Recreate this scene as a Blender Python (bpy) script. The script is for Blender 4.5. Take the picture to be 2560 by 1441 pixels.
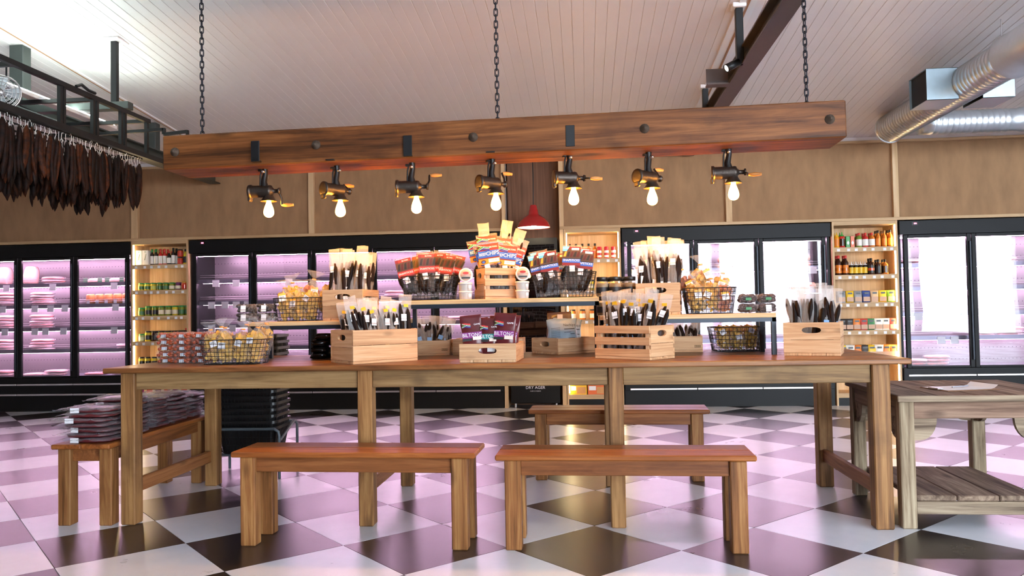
import bpy, math, random
from mathutils import Vector, Matrix, noise
R = math.radians
PI = math.pi
sc = bpy.context.scene
for o in list(bpy.data.objects):
    bpy.data.objects.remove(o)
COL = sc.collection

# ---------------------------------------------------------------- camera
F_PX = 1969.7; PITCH = .0295; ROLL = -.0186; YAW = R(5.2); CAM_H = 1.18
_fw = Vector((-math.sin(YAW) * math.cos(PITCH), math.cos(YAW) * math.cos(PITCH), math.sin(PITCH)))
_r0 = Vector((math.cos(YAW), math.sin(YAW), 0)); _u0 = _r0.cross(_fw)
_rt = _r0 * math.cos(ROLL) + _u0 * math.sin(ROLL)
_up = _u0 * math.cos(ROLL) - _r0 * math.sin(ROLL)
CAM = Vector((0, 0, CAM_H))
cd = bpy.data.cameras.new('camera'); cam = bpy.data.objects.new('camera', cd); COL.objects.link(cam)
cd.sensor_fit = 'HORIZONTAL'; cd.sensor_width = 36; cd.lens = 36 * F_PX / 2560
cd.clip_start = .05; cd.clip_end = 300
cam.matrix_world = Matrix(((_rt.x, _up.x, -_fw.x, 0), (_rt.y, _up.y, -_fw.y, 0), (_rt.z, _up.z, -_fw.z, CAM_H), (0, 0, 0, 1)))
sc.camera = cam

def ray(x, y):
    return _fw + _rt * ((x - 1280) / F_PX) - _up * ((y - 720.5) / F_PX)
def at_y(x, y, Y):
    d = ray(x, y); return CAM + d * (Y / d.y)
def to_px(p):
    v = Vector(p) - CAM; d = v.dot(_fw)
    return 1280 + F_PX * v.dot(_rt) / d, 720.5 - F_PX * v.dot(_up) / d, d

# ---------------------------------------------------------------- sky, exposure, daylight
sc.view_settings.view_transform = 'Standard'; sc.view_settings.look = 'None'
sc.view_settings.gamma = 1; sc.view_settings.use_curve_mapping = False
sc.view_settings.exposure = 1.92
w = bpy.data.worlds.new('sky'); sc.world = w; w.use_nodes = True
bg = w.node_tree.nodes['Background']
bg.inputs[0].default_value = (.80, .90, 1.0, 1); bg.inputs[1].default_value = 5.5
try:
    sc.cycles.transparent_max_bounces = 18
    sc.cycles.max_bounces = 8; sc.cycles.diffuse_bounces = 4; sc.cycles.glossy_bounces = 4
    sc.cycles.caustics_reflective = False; sc.cycles.caustics_refractive = False
    sc.cycles.sample_clamp_indirect = 6
except Exception:
    pass

def lamp(kind, name, loc, energy, color, rot=(0, 0, 0), size=.1, size_y=None, spot=None, parent=None):
    d = bpy.data.lights.new(name, kind); d.energy = energy; d.color = color
    if kind == 'AREA':
        d.shape = 'RECTANGLE' if size_y else 'SQUARE'; d.size = size
        if size_y: d.size_y = size_y
    elif kind == 'POINT': d.shadow_soft_size = size
    elif kind == 'SPOT':
        d.shadow_soft_size = size; d.spot_size = spot; d.spot_blend = .6
    o = bpy.data.objects.new(name, d); COL.objects.link(o); o.location = loc; o.rotation_euler = rot
    if parent: o.parent = parent
    return o
# daylight that comes in through the shop windows behind the camera (one lamp per window opening)
WINDOWS = [(1.2, 3.9), (4.1, 6.8), (7.0, 9.7), (9.9, 12.6)]
FRONT_Y = -5.0
for (a, b) in WINDOWS:
    lamp('AREA', 'window_daylight_offscreen', ((a + b) / 2, FRONT_Y + .02, 1.75), 250, (.80, .90, 1.0), (R(-90), 0, 0), b - a - .1, 2.9)

# ---------------------------------------------------------------- object helpers
def tag(o, label=None, cat=None, group=None, kind=None):
    if label: o['label'] = label
    if cat: o['category'] = cat
    if group: o['group'] = group
    if kind: o['kind'] = kind
    return o
def empty(name, loc=(0, 0, 0), rz=0, parent=None):
    o = bpy.data.objects.new(name, None); COL.objects.link(o); o.empty_display_size = .05
    o.location = loc; o.rotation_euler = (0, 0, rz)
    if parent: o.parent = parent
    return o
def thing(name, label, cat, loc=(0, 0, 0), rz=0, group=None):
    return tag(empty(name, loc, rz), label, cat, group)
def link(name, me, parent=None, loc=(0, 0, 0), rot=(0, 0, 0), scale=None):
    o = bpy.data.objects.new(name, me); COL.objects.link(o)
    o.location = loc; o.rotation_euler = rot
    if scale is not None: o.scale = scale if hasattr(scale, '__len__') else (scale,) * 3
    if parent: o.parent = parent
    return o
def copy_tree(o, parent=None):
    c = o.copy(); COL.objects.link(c)
    if parent: c.parent = parent
    for ch in o.children: copy_tree(ch, c)
    return c
def place(o, loc, rz=0, label=None, group=None, rot=None, scale=None):
    o.location = loc; o.rotation_euler = rot if rot else (0, 0, rz)
    if scale: o.scale = (scale,) * 3 if not hasattr(scale, '__len__') else scale
    if label: o['label'] = label
    if group: o['group'] = group
    return o

class MB:
    """collects polygons for one mesh"""
    def __init__(s): s.v = []; s.f = []; s.m = []; s.mi = 0; s.sm = []
    def add(s, vs, fs, smooth=False):
        n = len(s.v); s.v.extend([tuple(p) for p in vs])
        for f in fs: s.f.append(tuple(i + n for i in f)); s.m.append(s.mi); s.sm.append(smooth)
        return s
    def box(s, x0, x1, y0, y1, z0, z1, c=0):
        if c <= 0:
            vs = [(x, y, z) for z in (z0, z1) for y in (y0, y1) for x in (x0, x1)]
            return s.add(vs, [(0, 2, 3, 1), (4, 5, 7, 6), (0, 1, 5, 4), (1, 3, 7, 5), (3, 2, 6, 7), (2, 0, 4, 6)])
        c = min(c, (x1 - x0) * .45, (y1 - y0) * .45, (z1 - z0) * .45)
        X = (x0, x1); Y = (y0, y1); Z = (z0, z1); vs = []; idx = {}
        for i in (0, 1):
            for j in (0, 1):
                for k in (0, 1):
                    sx = c if i == 0 else -c; sy = c if j == 0 else -c; sz = c if k == 0 else -c
                    for a, p in (('x', (X[i], Y[j] + sy, Z[k] + sz)), ('y', (X[i] + sx, Y[j], Z[k] + sz)), ('z', (X[i] + sx, Y[j] + sy, Z[k]))):
                        idx[(i, j, k, a)] = len(vs); vs.append(p)
        I = idx; fs = []
        for a, t in (('x', 0), ('y', 1), ('z', 2)):
            for e in (0, 1):
                q = []
                for (p1, p2) in ((0, 0), (1, 0), (1, 1), (0, 1)):
                    k = [p1, p2]; k.insert(t, e); q.append(I[(k[0], k[1], k[2], a)])
                if (e == 0) != (t == 1): q.reverse()
                fs.append(tuple(q))
        for i in (0, 1):
            for j in (0, 1):
                fs.append((I[(i, j, 0, 'x')], I[(i, j, 1, 'x')], I[(i, j, 1, 'y')], I[(i, j, 0, 'y')]))
                fs.append((I[(i, 0, j, 'x')], I[(i, 1, j, 'x')], I[(i, 1, j, 'z')], I[(i, 0, j, 'z')]))
                fs.append((I[(0, i, j, 'y')], I[(1, i, j, 'y')], I[(1, i, j, 'z')], I[(0, i, j, 'z')]))
                for k in (0, 1): fs.append((I[(i, j, k, 'x')], I[(i, j, k, 'y')], I[(i, j, k, 'z')]))
        return s.add(vs, fs)
    def bar(s, p, q, wd, ht, up=(0, 0, 1)):
        p = Vector(p); q = Vector(q); d = (q - p).normalized(); u = Vector(up)
        if abs(d.dot(u)) > .99: u = Vector((1, 0, 0))
        a = d.cross(u).normalized(); b = a.cross(d)
        vs = [o + a * (sx * wd / 2) + b * (sy * ht / 2) for o in (p, q) for sx, sy in ((-1, -1), (1, -1), (1, 1), (-1, 1))]
        return s.add(vs, [(3, 2, 1, 0), (4, 5, 6, 7), (0, 1, 5, 4), (1, 2, 6, 5), (2, 3, 7, 6), (3, 0, 4, 7)])
    def tube(s, pts, r, n=8, closed=False, caps=True):
        pts = [Vector(p) for p in pts]; m = len(pts); rs = r if hasattr(r, '__len__') else [r] * m
        vs = []; ref = None
        for i, p in enumerate(pts):
            a = pts[(i - 1) % m] if (i or closed) else p; b = pts[(i + 1) % m] if (i < m - 1 or closed) else p
            d = (b - a).normalized()
            if ref is None:
                ref = Vector((0, 0, 1)) if abs(d.z) < .9 else Vector((1, 0, 0))
            sd = d.cross(ref).normalized(); ref = sd.cross(d).normalized()
            for k in range(n):
                t = 2 * PI * k / n; vs.append(p + (sd * math.cos(t) + ref * math.sin(t)) * rs[i])
        fs = []
        for i in range(m if closed else m - 1):
            j = (i + 1) % m
            for k in range(n): fs.append((i * n + k, i * n + (k + 1) % n, j * n + (k + 1) % n, j * n + k))
        s.add(vs, fs, True)
        if caps and not closed:
            s.add(vs[:n][::-1], [tuple(range(n))]); s.add(vs[-n:], [tuple(range(n))])
        return s
    def lathe(s, prof, n=20, o=(0, 0, 0), axis='z', smooth=True, sx=1, sy=1, caps=True):
        vs = []; o = Vector(o)
        for (r, h) in prof:
            for k in range(n):
                t = 2 * PI * k / n; a = math.cos(t) * r * sx; b = math.sin(t) * r * sy
                vs.append(o + (Vector((a, b, h)) if axis == 'z' else Vector((h, a, b)) if axis == 'x' else Vector((b, h, a))))
        fs = []
        for i in range(len(prof) - 1):
            for k in range(n): fs.append((i * n + k, i * n + (k + 1) % n, (i + 1) * n + (k + 1) % n, (i + 1) * n + k))
        s.add(vs, fs, smooth)
        if caps and prof[0][0] > 1e-5: s.add(vs[:n], [tuple(range(n - 1, -1, -1))])
        if caps and prof[-1][0] > 1e-5: s.add(vs[-n:], [tuple(range(n))])
        return s
    def poly(s, pts, y, th=0):
        """flat polygon in the xz plane at y, facing -y (optionally with thickness)"""
        n = len(pts); s.add([(x, y, z) for x, z in pts], [tuple(range(n))])
        if th:
            s.add([(x, y + th, z) for x, z in pts], [tuple(range(n - 1, -1, -1))])
            s.add([(x, y, z) for x, z in pts] + [(x, y + th, z) for x, z in pts], [((i + 1) % n, i, i + n, (i + 1) % n + n) for i in range(n)])
        return s
    def xf(s, mat):
        s.v = [tuple(mat @ Vector(p)) for p in s.v]; return s
    def mesh(s, name, mats):
        me = bpy.data.meshes.new(name); me.from_pydata(s.v, [], s.f)
        if not hasattr(mats, '__len__'): mats = [mats]
        for m in mats: me.materials.append(m)
        me.polygons.foreach_set('material_index', s.m); me.polygons.foreach_set('use_smooth', s.sm)
        me.update(); return me
    def build(s, name, mats, parent=None, loc=(0, 0, 0), rot=(0, 0, 0)):
        return link(name, s.mesh(name, mats), parent, loc, rot)

def grid_mesh(fn, nu, nv, smooth=True, wrap=False):
    m = MB(); vs = [fn(i / nu, j / nv) for j in range(nv + 1) for i in range(nu + (0 if wrap else 1))]
    W = nu if wrap else nu + 1; fs = []
    for j in range(nv):
        for i in range(nu):
            a = j * W + i; b = j * W + (i + 1) % W; fs.append((a, b, b + W, a + W))
    return m.add(vs, fs, smooth)

# ---------------------------------------------------------------- materials
MATS = {}
def nodes(name):
    m = bpy.data.materials.new(name); m.use_nodes = True; nt = m.node_tree
    return m, nt, nt.nodes['Principled BSDF']
def N(nt, t, **kw):
    n = nt.nodes.new(t)
    for k, v in kw.items():
        if k in n.inputs: n.inputs[k].default_value = v
        else: setattr(n, k, v)
    return n
def srgb(r, g, b):
    return tuple(((c / 255) / 12.92 if c / 255 <= .04045 else ((c / 255 + .055) / 1.055) ** 2.4) for c in (r, g, b)) + (1,)
def plain(name, rgb, rough=.5, metal=0, var=.12, nscale=18, bump=0, spec=.5, rand=0, coat=0):
    if name in MATS: return MATS[name]
    m, nt, b = nodes(name); c = srgb(*rgb)
    tc = N(nt, 'ShaderNodeTexCoord'); no = N(nt, 'ShaderNodeTexNoise', Scale=nscale, Detail=4.0)
    nt.links.new(tc.outputs['Object'], no.inputs['Vector'])
    hs = N(nt, 'ShaderNodeHueSaturation'); hs.inputs['Color'].default_value = c
    mr = N(nt, 'ShaderNodeMapRange'); mr.inputs['To Min'].default_value = 1 - var; mr.inputs['To Max'].default_value = 1 + var
    nt.links.new(no.outputs['Fac'], mr.inputs['Value'])
    val = mr.outputs[0]
    if rand:
        oi = N(nt, 'ShaderNodeObjectInfo'); m2 = N(nt, 'ShaderNodeMapRange'); m2.inputs['To Min'].default_value = 1 - rand; m2.inputs['To Max'].default_value = 1 + rand
        mu = N(nt, 'ShaderNodeMath', operation='MULTIPLY'); nt.links.new(oi.outputs['Random'], m2.inputs['Value'])
        nt.links.new(val, mu.inputs[0]); nt.links.new(m2.outputs[0], mu.inputs[1]); val = mu.outputs[0]
    nt.links.new(val, hs.inputs['Value']); nt.links.new(hs.outputs[0], b.inputs['Base Color'])
    b.inputs['Roughness'].default_value = rough; b.inputs['Metallic'].default_value = metal
    b.inputs['Specular IOR Level'].default_value = spec
    if coat: b.inputs['Coat Weight'].default_value = coat; b.inputs['Coat Roughness'].default_value = .15
    if bump:
        bp = N(nt, 'ShaderNodeBump', Strength=bump, Distance=.004); nt.links.new(no.outputs['Fac'], bp.inputs['Height']); nt.links.new(bp.outputs[0], b.inputs['Normal'])
    MATS[name] = m; return m
def wood(name, dark, mid, light, axis=0, rough=.5, scale=1.0, knots=.5, rand=.12, bump=.25, coat=0, stain=None):
    """grain runs along the given local axis"""
    if name in MATS: return MATS[name]
    m, nt, b = nodes(name); L = nt.links.new
    tc = N(nt, 'ShaderNodeTexCoord'); oi = N(nt, 'ShaderNodeObjectInfo')
    off = N(nt, 'ShaderNodeVectorMath', operation='SCALE'); off.inputs[0].default_value = (7.3, 3.1, 5.7)
    L(oi.outputs['Random'], off.inputs['Scale'])
    ad = N(nt, 'ShaderNodeVectorMath', operation='ADD'); L(tc.outputs['Object'], ad.inputs[0]); L(off.outputs[0], ad.inputs[1])
    mp = N(nt, 'ShaderNodeMapping'); s = [14 * scale] * 3; s[axis] = .9 * scale; mp.inputs['Scale'].default_value = s
    L(ad.outputs[0], mp.inputs['Vector'])
    n1 = N(nt, 'ShaderNodeTexNoise', Scale=1.0, Detail=6.0, Roughness=.6, Distortion=1.2); L(mp.outputs[0], n1.inputs['Vector'])
    mp2 = N(nt, 'ShaderNodeMapping'); s2 = [70 * scale] * 3; s2[axis] = 2.2 * scale; mp2.inputs['Scale'].default_value = s2; L(ad.outputs[0], mp2.inputs['Vector'])
    n2 = N(nt, 'ShaderNodeTexNoise', Scale=1.0, Detail=4.0, Roughness=.7); L(mp2.outputs[0], n2.inputs['Vector'])
    mx = N(nt, 'ShaderNodeMath', operation='MULTIPLY_ADD'); L(n2.outputs['Fac'], mx.inputs[0]); mx.inputs[1].default_value = .5; L(n1.outputs['Fac'], mx.inputs[2])
    sb = N(nt, 'ShaderNodeMath', operation='SUBTRACT'); L(mx.outputs[0], sb.inputs[0]); sb.inputs[1].default_value = .25
    rp = N(nt, 'ShaderNodeValToRGB'); e = rp.color_ramp.elements
    e[0].position = .32; e[0].color = srgb(*dark); e[1].position = .68; e[1].color = srgb(*light)
    k = e.new(.5); k.color = srgb(*mid)
    L(sb.outputs[0], rp.inputs['Fac']); col = rp.outputs[0]
    if knots:
        mp3 = N(nt, 'ShaderNodeMapping'); s3 = [5.5 * scale] * 3; s3[axis] = 2.4 * scale; mp3.inputs['Scale'].default_value = s3; L(ad.outputs[0], mp3.inputs['Vector'])
        vo = N(nt, 'ShaderNodeTexVoronoi', Scale=1.0); L(mp3.outputs[0], vo.inputs['Vector'])
        r2 = N(nt, 'ShaderNodeMapRange'); r2.inputs['From Min'].default_value = .06; r2.inputs['From Max'].default_value = .17
        r2.inputs['To Min'].default_value = knots; r2.inputs['To Max'].default_value = 0; L(vo.outputs['Distance'], r2.inputs['Value'])
        mi = N(nt, 'ShaderNodeMix', data_type='RGBA'); L(r2.outputs[0], mi.inputs['Factor']); L(col, mi.inputs['A'])
        mi.inputs['B'].default_value = srgb(*[c * .45 for c in dark]); col = mi.outputs['Result']
    if stain:
        n3 = N(nt, 'ShaderNodeTexNoise', Scale=3.0, Detail=5.0); L(ad.outputs[0], n3.inputs['Vector'])
        r3 = N(nt, 'ShaderNodeMapRange'); r3.inputs['From Min'].default_value = .52; r3.inputs['From Max'].default_value = .75; r3.inputs['To Max'].default_value = .75; L(n3.outputs['Fac'], r3.inputs['Value'])
        mi = N(nt, 'ShaderNodeMix', data_type='RGBA'); L(r3.outputs[0], mi.inputs['Factor']); L(col, mi.inputs['A']); mi.inputs['B'].default_value = srgb(*stain); col = mi.outputs['Result']
    hs = N(nt, 'ShaderNodeHueSaturation'); L(col, hs.inputs['Color'])
    mr = N(nt, 'ShaderNodeMapRange'); mr.inputs['To Min'].default_value = 1 - rand; mr.inputs['To Max'].default_value = 1 + rand; L(oi.outputs['Random'], mr.inputs['Value']); L(mr.outputs[0], hs.inputs['Value'])
    L(hs.outputs[0], b.inputs['Base Color']); b.inputs['Roughness'].default_value = rough; b.inputs['Specular IOR Level'].default_value = .25
    if coat: b.inputs['Coat Weight'].default_value = coat; b.inputs['Coat Roughness'].default_value = .25
    bp = N(nt, 'ShaderNodeBump', Strength=bump, Distance=.003); L(sb.outputs[0], bp.inputs['Height']); L(bp.outputs[0], b.inputs['Normal'])
    MATS[name] = m; return m
def emis(name, rgb, st):
    if name in MATS: return MATS[name]
    m, nt, b = nodes(name); e = N(nt, 'ShaderNodeEmission', Strength=st); e.inputs[0].default_value = srgb(*rgb)
    nt.links.new(e.outputs[0], nt.nodes['Material Output'].inputs[0]); MATS[name] = m; return m
def film(name, rgb=(235, 238, 242), opaque=.16, rough=.12, bump=.5, nscale=26, edge=.35):
    """thin clear plastic: transparent with a glossy, faintly white skin"""
    if name in MATS: return MATS[name]
    m, nt, b = nodes(name); L = nt.links.new
    tr = N(nt, 'ShaderNodeBsdfTransparent'); tr.inputs[0].default_value = (.97, .97, .97, 1)
    b.inputs['Base Color'].default_value = srgb(*rgb); b.inputs['Roughness'].default_value = rough
    tc = N(nt, 'ShaderNodeTexCoord'); no = N(nt, 'ShaderNodeTexNoise', Scale=nscale, Detail=2.0, Distortion=1.5); L(tc.outputs['Object'], no.inputs['Vector'])
    bp = N(nt, 'ShaderNodeBump', Strength=bump, Distance=.01); L(no.outputs['Fac'], bp.inputs['Height']); L(bp.outputs[0], b.inputs['Normal'])
    lw = N(nt, 'ShaderNodeLayerWeight', Blend=.3); L(bp.outputs[0], lw.inputs['Normal'])
    mr = N(nt, 'ShaderNodeMapRange'); mr.inputs['To Min'].default_value = opaque; mr.inputs['To Max'].default_value = min(1, opaque + edge); L(lw.outputs['Facing'], mr.inputs['Value'])
    mx = N(nt, 'ShaderNodeMixShader'); L(mr.outputs[0], mx.inputs[0]); L(tr.outputs[0], mx.inputs[1]); L(b.outputs[0], mx.inputs[2])
    L(mx.outputs[0], nt.nodes['Material Output'].inputs[0]); MATS[name] = m; return m
def glass(name, tint=(1, 1, 1), refl=.07, rough=.01, ior=1.5):
    if name in MATS: return MATS[name]
    m, nt, b = nodes(name); L = nt.links.new
    tr = N(nt, 'ShaderNodeBsdfTransparent'); tr.inputs[0].default_value = tint + (1,)
    gl = N(nt, 'ShaderNodeBsdfGlossy', Roughness=rough); fr = N(nt, 'ShaderNodeFresnel', IOR=ior)
    ad = N(nt, 'ShaderNodeMath', operation='ADD', use_clamp=True); ad.inputs[1].default_value = refl; L(fr.outputs[0], ad.inputs[0])
    tc = N(nt, 'ShaderNodeTexCoord'); no = N(nt, 'ShaderNodeTexNoise', Scale=1.3, Detail=1.0); L(tc.outputs['Object'], no.inputs['Vector'])
    bp = N(nt, 'ShaderNodeBump', Strength=.05, Distance=.05); L(no.outputs['Fac'], bp.inputs['Height']); L(bp.outputs[0], gl.inputs['Normal'])
    mx = N(nt, 'ShaderNodeMixShader'); L(ad.outputs[0], mx.inputs[0]); L(tr.outputs[0], mx.inputs[1]); L(gl.outputs[0], mx.inputs[2])
    L(mx.outputs[0], nt.nodes['Material Output'].inputs[0]); MATS[name] = m; return m

BLACK = plain('black_steel', (26, 27, 29), .42, .3, .1)
FRBLACK = plain('fridge_black', (13, 14, 16), .5, 0, .08, spec=.25)
NAVY = plain('dark_blue_steel', (30, 38, 50), .4, .3, .1)
PAPER = plain('white_paper', (238, 238, 240), .7, 0, .02)
CHROME = plain('brushed_steel', (205, 200, 200), .3, .9, .06)
GALV = plain('galvanised_sheet', (222, 228, 232), .3, .9, .12, 9)
PINE = wood('pine_crate', (182, 136, 98), (204, 160, 119), (218, 180, 141), 0, .6, 1.6, .35, .08, .15)
PINEZ = wood('pine_crate_upright', (186, 140, 100), (208, 164, 122), (224, 186, 146), 2, .6, 1.6, .3, .08, .15)
TABLE = wood('table_top_wood', (92, 54, 28), (128, 80, 42), (156, 104, 58), 0, .42, 1.0, .45, .06, .2, .12)
TLEG = wood('table_leg_wood', (92, 62, 36), (140, 98, 58), (172, 128, 80), 2, .5, 1.0, .5, .1, .3, 0, (84, 58, 36))
TAPR = wood('table_apron_wood', (104, 76, 48), (140, 108, 70), (166, 132, 90), 0, .55, 1.0, .4, .08, .3, 0, (96, 72, 50))
BENCH = wood('bench_top_wood', (116, 62, 27), (150, 85, 39), (172, 106, 54), 0, .45, 1.0, .35, .05, .2, .06)
BENCHA = wood('bench_apron_wood', (104, 58, 30), (136, 82, 44), (158, 102, 60), 0, .45, 1.0, .5, .08, .25)
BENCHL = wood('bench_leg_wood', (98, 60, 30), (138, 90, 50), (168, 122, 74), 2, .5, 1.1, .5, .16, .3)
BEAM = wood('old_beam_wood', (64, 35, 16), (112, 65, 31), (142, 90, 48), 0, .5, .8, .7, .04, .5, 0, (66, 38, 20))
GREYW = wood('weathered_plank_wood', (86, 70, 58), (124, 104, 88), (158, 138, 118), 1, .8, 1.0, .4, .16, .5)
GREYX = wood('weathered_rail_wood', (92, 76, 62), (138, 120, 100), (172, 154, 130), 0, .75, 1.0, .4, .1, .5)
GREYZ = wood('weathered_leg_wood', (98, 80, 62), (146, 128, 104), (176, 160, 134), 2, .75, 1.0, .35, .14, .5)
OAK = wood('oak_laminate', (186, 150, 108), (206, 172, 130), (222, 192, 152), 2, .5, .5, .1, .02, .05)
OAKX = wood('oak_laminate_edge', (176, 142, 104), (194, 162, 122), (210, 178, 138), 0, .5, .5, .1, .02, .05)
WALNUT = wood('brown_wood_panel', (100, 68, 50), (128, 90, 68), (146, 106, 82), 2, .45, .35, .25, .02, .05)
PLY = wood('shelf_board_wood', (196, 152, 104), (216, 176, 128), (232, 198, 152), 0, .5, 1.0, .2, .04, .1)
CLEAR = film('clear_film', (235, 238, 242), .07, .1, .5, 26, .25); CLEARW = film('cloudy_film', (236, 230, 226), .19, .2, .5, 16, .3)
CRUMP = film('crumpled_film', (206, 208, 220), .13, .12, .9, 40, .4)
# ================================================================ room shell
SL = .082                                  # the ceiling falls towards the back wall
def ceil_z(y): return 3.165 + (9.6 - y) * SL
X0, X1, Y0, Y1 = -9.5, 13.5, -5.0, 10.35
# ---- floor: chequer laid diagonally
TA = R(38.636 + 5.2); TS = .6
_o = Matrix.Rotation(YAW, 2) @ Vector((-.750976 * 1.18, 3.440621 * 1.18))
TU = Vector((math.cos(TA), math.sin(TA))); TV = Vector((math.sin(TA), -math.cos(TA)))
def checker(name, under):
    m, nt, b = nodes(name); L = nt.links.new
    tc = N(nt, 'ShaderNodeTexCoord'); mp = N(nt, 'ShaderNodeMapping', vector_type='TEXTURE')
    mp.inputs['Location'].default_value = (_o.x, _o.y, .3); mp.inputs['Rotation'].default_value = (0, 0, TA); L(tc.outputs['Object'], mp.inputs['Vector'])
    ck = N(nt, 'ShaderNodeTexChecker', Scale=1 / TS); ck.inputs['Color1'].default_value = srgb(220, 224, 232); ck.inputs['Color2'].default_value = srgb(44, 38, 40)
    L(mp.outputs[0], ck.inputs['Vector']); L(ck.outputs[0], b.inputs['Base Color']); b.inputs['Roughness'].default_value = .3
    return m
def vinyl(name, rgb, rgb2):
    m, nt, b = nodes(name); L = nt.links.new
    tc = N(nt, 'ShaderNodeTexCoord'); oi = N(nt, 'ShaderNodeObjectInfo')
    ad = N(nt, 'ShaderNodeVectorMath', operation='ADD'); sc_ = N(nt, 'ShaderNodeVectorMath', operation='SCALE'); sc_.inputs[0].default_value = (9, 4, 2)
    L(oi.outputs['Random'], sc_.inputs['Scale']); L(tc.outputs['Object'], ad.inputs[0]); L(sc_.outputs[0], ad.inputs[1])
    no = N(nt, 'ShaderNodeTexNoise', Scale=3.5, Detail=8.0, Roughness=.65); L(ad.outputs[0], no.inputs['Vector'])
    rp = N(nt, 'ShaderNodeValToRGB'); rp.color_ramp.elements[0].position = .35; rp.color_ramp.elements[1].position = .7
    rp.color_ramp.elements[0].color = srgb(*rgb); rp.color_ramp.elements[1].color = srgb(*rgb2); L(no.outputs['Fac'], rp.inputs['Fac'])
    L(rp.outputs[0], b.inputs['Base Color'])
    mr = N(nt, 'ShaderNodeMapRange'); b.inputs['Specular IOR Level'].default_value = .8; mr.inputs['To Min'].default_value = .24; mr.inputs['To Max'].default_value = .34; L(no.outputs['Fac'], mr.inputs['Value']); L(mr.outputs[0], b.inputs['Roughness'])
    n2 = N(nt, 'ShaderNodeTexNoise', Scale=220.0, Detail=2.0); L(tc.outputs['Object'], n2.inputs['Vector'])
    bp = N(nt, 'ShaderNodeBump', Strength=.06, Distance=.002); L(n2.outputs['Fac'], bp.inputs['Height']); L(bp.outputs[0], b.inputs['Normal'])
    return m
VW = vinyl('white_vinyl_tile', (214, 219, 228), (226, 230, 238)); VB = vinyl('black_vinyl_tile', (32, 27, 29), (46, 39, 42))
floor = tag(MB().box(X0, X1, Y0, Y1, -.12, -.004).build('floor', checker('floor_chequer', 0)), kind='structure')
tile_me = {}
for k, mt in ((0, VB), (1, VW)):
    tile_me[k] = MB().box(.0012, TS - .0012, -TS + .0012, -.0012, -.004, 0, .0008).mesh('floor_tile', mt)
for i in range(-12, 26):
    for j in range(-22, 14):
        c = _o + TU * (TS * (i + .5)) + TV * (TS * (j + .5))
        if not (2.0 < c.y < 9.75): continue
        px, py, d = to_px((c.x, c.y, 0))
        if d < .5 or px < -330 or px > 2890 or py > 1720: continue
        p = _o + TU * (TS * i) + TV * (TS * j)
        link('floor_tile', tile_me[(i + j) % 2], floor, (p.x, p.y, 0), (0, 0, TA))
# ---- ceiling
CEILW = plain('painted_ceiling_board', (236, 230, 231), .45, 0, .02, 3)
CEILB = plain('ceiling_backing', (244, 240, 240), .6, 0, .02)
m = MB()
za, zb = ceil_z(Y0) + .0045, ceil_z(Y1) + .0045
m.add([(X0, Y0, za), (X1, Y0, za), (X1, Y1, zb), (X0, Y1, zb), (X0, Y0, za + .15), (X1, Y0, za + .15), (X1, Y1, zb + .15), (X0, Y1, zb + .15)],
      [(0, 3, 2, 1), (4, 5, 6, 7), (0, 1, 5, 4), (1, 2, 6, 5), (2, 3, 7, 6), (3, 0, 4, 7)])
ceiling = tag(m.build('ceiling', CEILB), kind='structure')
BL = 8.3
board_me = MB().box(-.0432, .0432, 0, BL, 0, .0045, .002).mesh('ceiling_board', CEILW)
k = 0; x = -8.6
while x < 6.6:
    link('ceiling_board', board_me, ceiling, (x, 1.4, ceil_z(1.4)), (-math.atan(SL), 0, 0)); x += .0905
# joint strips in the ceiling (brown seam between board runs)
SEAM = plain('brown_seam_strip', (168, 124, 92), .6); WHITE = plain('white_trim_paint', (238, 236, 238), .45, 0, .02)
def ceil_strip(name, x0, x1, y0, y1, drop, mat, parent=None):
    m = MB(); pts = []
    for dz in (-drop, .002):
        for (x, y) in ((x0, y0), (x1, y0), (x1, y1), (x0, y1)): pts.append((x, y, ceil_z(y) + dz))
    m.add(pts, [(0, 3, 2, 1), (4, 5, 6, 7), (0, 1, 5, 4), (1, 2, 6, 5), (2, 3, 7, 6), (3, 0, 4, 7)])
    return m.build(name, mat, parent)
t = tag(ceil_strip('trim_1', -4.525, -4.475, 1.4, 9.5, .012, WHITE), kind='structure'); ceil_strip('seam_strip', -4.506, -4.494, 1.4, 9.5, .016, SEAM, t)
t = tag(ceil_strip('trim_2', 1.20, 1.33, 1.4, 9.5, .014, WHITE), kind='structure'); ceil_strip('seam_strip', 1.262, 1.278, 1.4, 9.5, .02, SEAM, t)
# ---- walls
PLAST = plain('plaster_wall', (196, 190, 186), .8, 0, .03)
FRONTP = plain('shopfront_plaster', (150, 146, 144), .8, 0, .03)
tag(MB().box(X0, X1, Y1, Y1 + .15, 0, 3.3).build('wall_back', PLAST), kind='structure')
wl = tag(MB().box(X0 - .15, X0, Y0, Y1, 0, 4.6).build('wall_left', PLAST), kind='structure')
tag(MB().box(X1, X1 + .15, Y0, Y1, 0, 4.6).build('wall_right', PLAST), kind='structure')
def brick_mat():
    m, nt, b = nodes('dark_brick'); L = nt.links.new
    tc = N(nt, 'ShaderNodeTexCoord'); mp = N(nt, 'ShaderNodeMapping'); mp.inputs['Rotation'].default_value = (R(90), 0, 0); L(tc.outputs['Object'], mp.inputs['Vector'])
    br = N(nt, 'ShaderNodeTexBrick', Scale=1.0); br.inputs['Color1'].default_value = srgb(70, 42, 36); br.inputs['Color2'].default_value = srgb(90, 54, 44); br.inputs['Mortar'].default_value = srgb(170, 160, 150)
    br.inputs['Brick Width'].default_value = .23; br.inputs['Row Height'].default_value = .08; br.inputs['Mortar Size'].default_value = .008
    L(mp.outputs[0], br.inputs['Vector']); L(br.outputs[0], b.inputs['Base Color']); b.inputs['Roughness'].default_value = .8; return m
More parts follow.
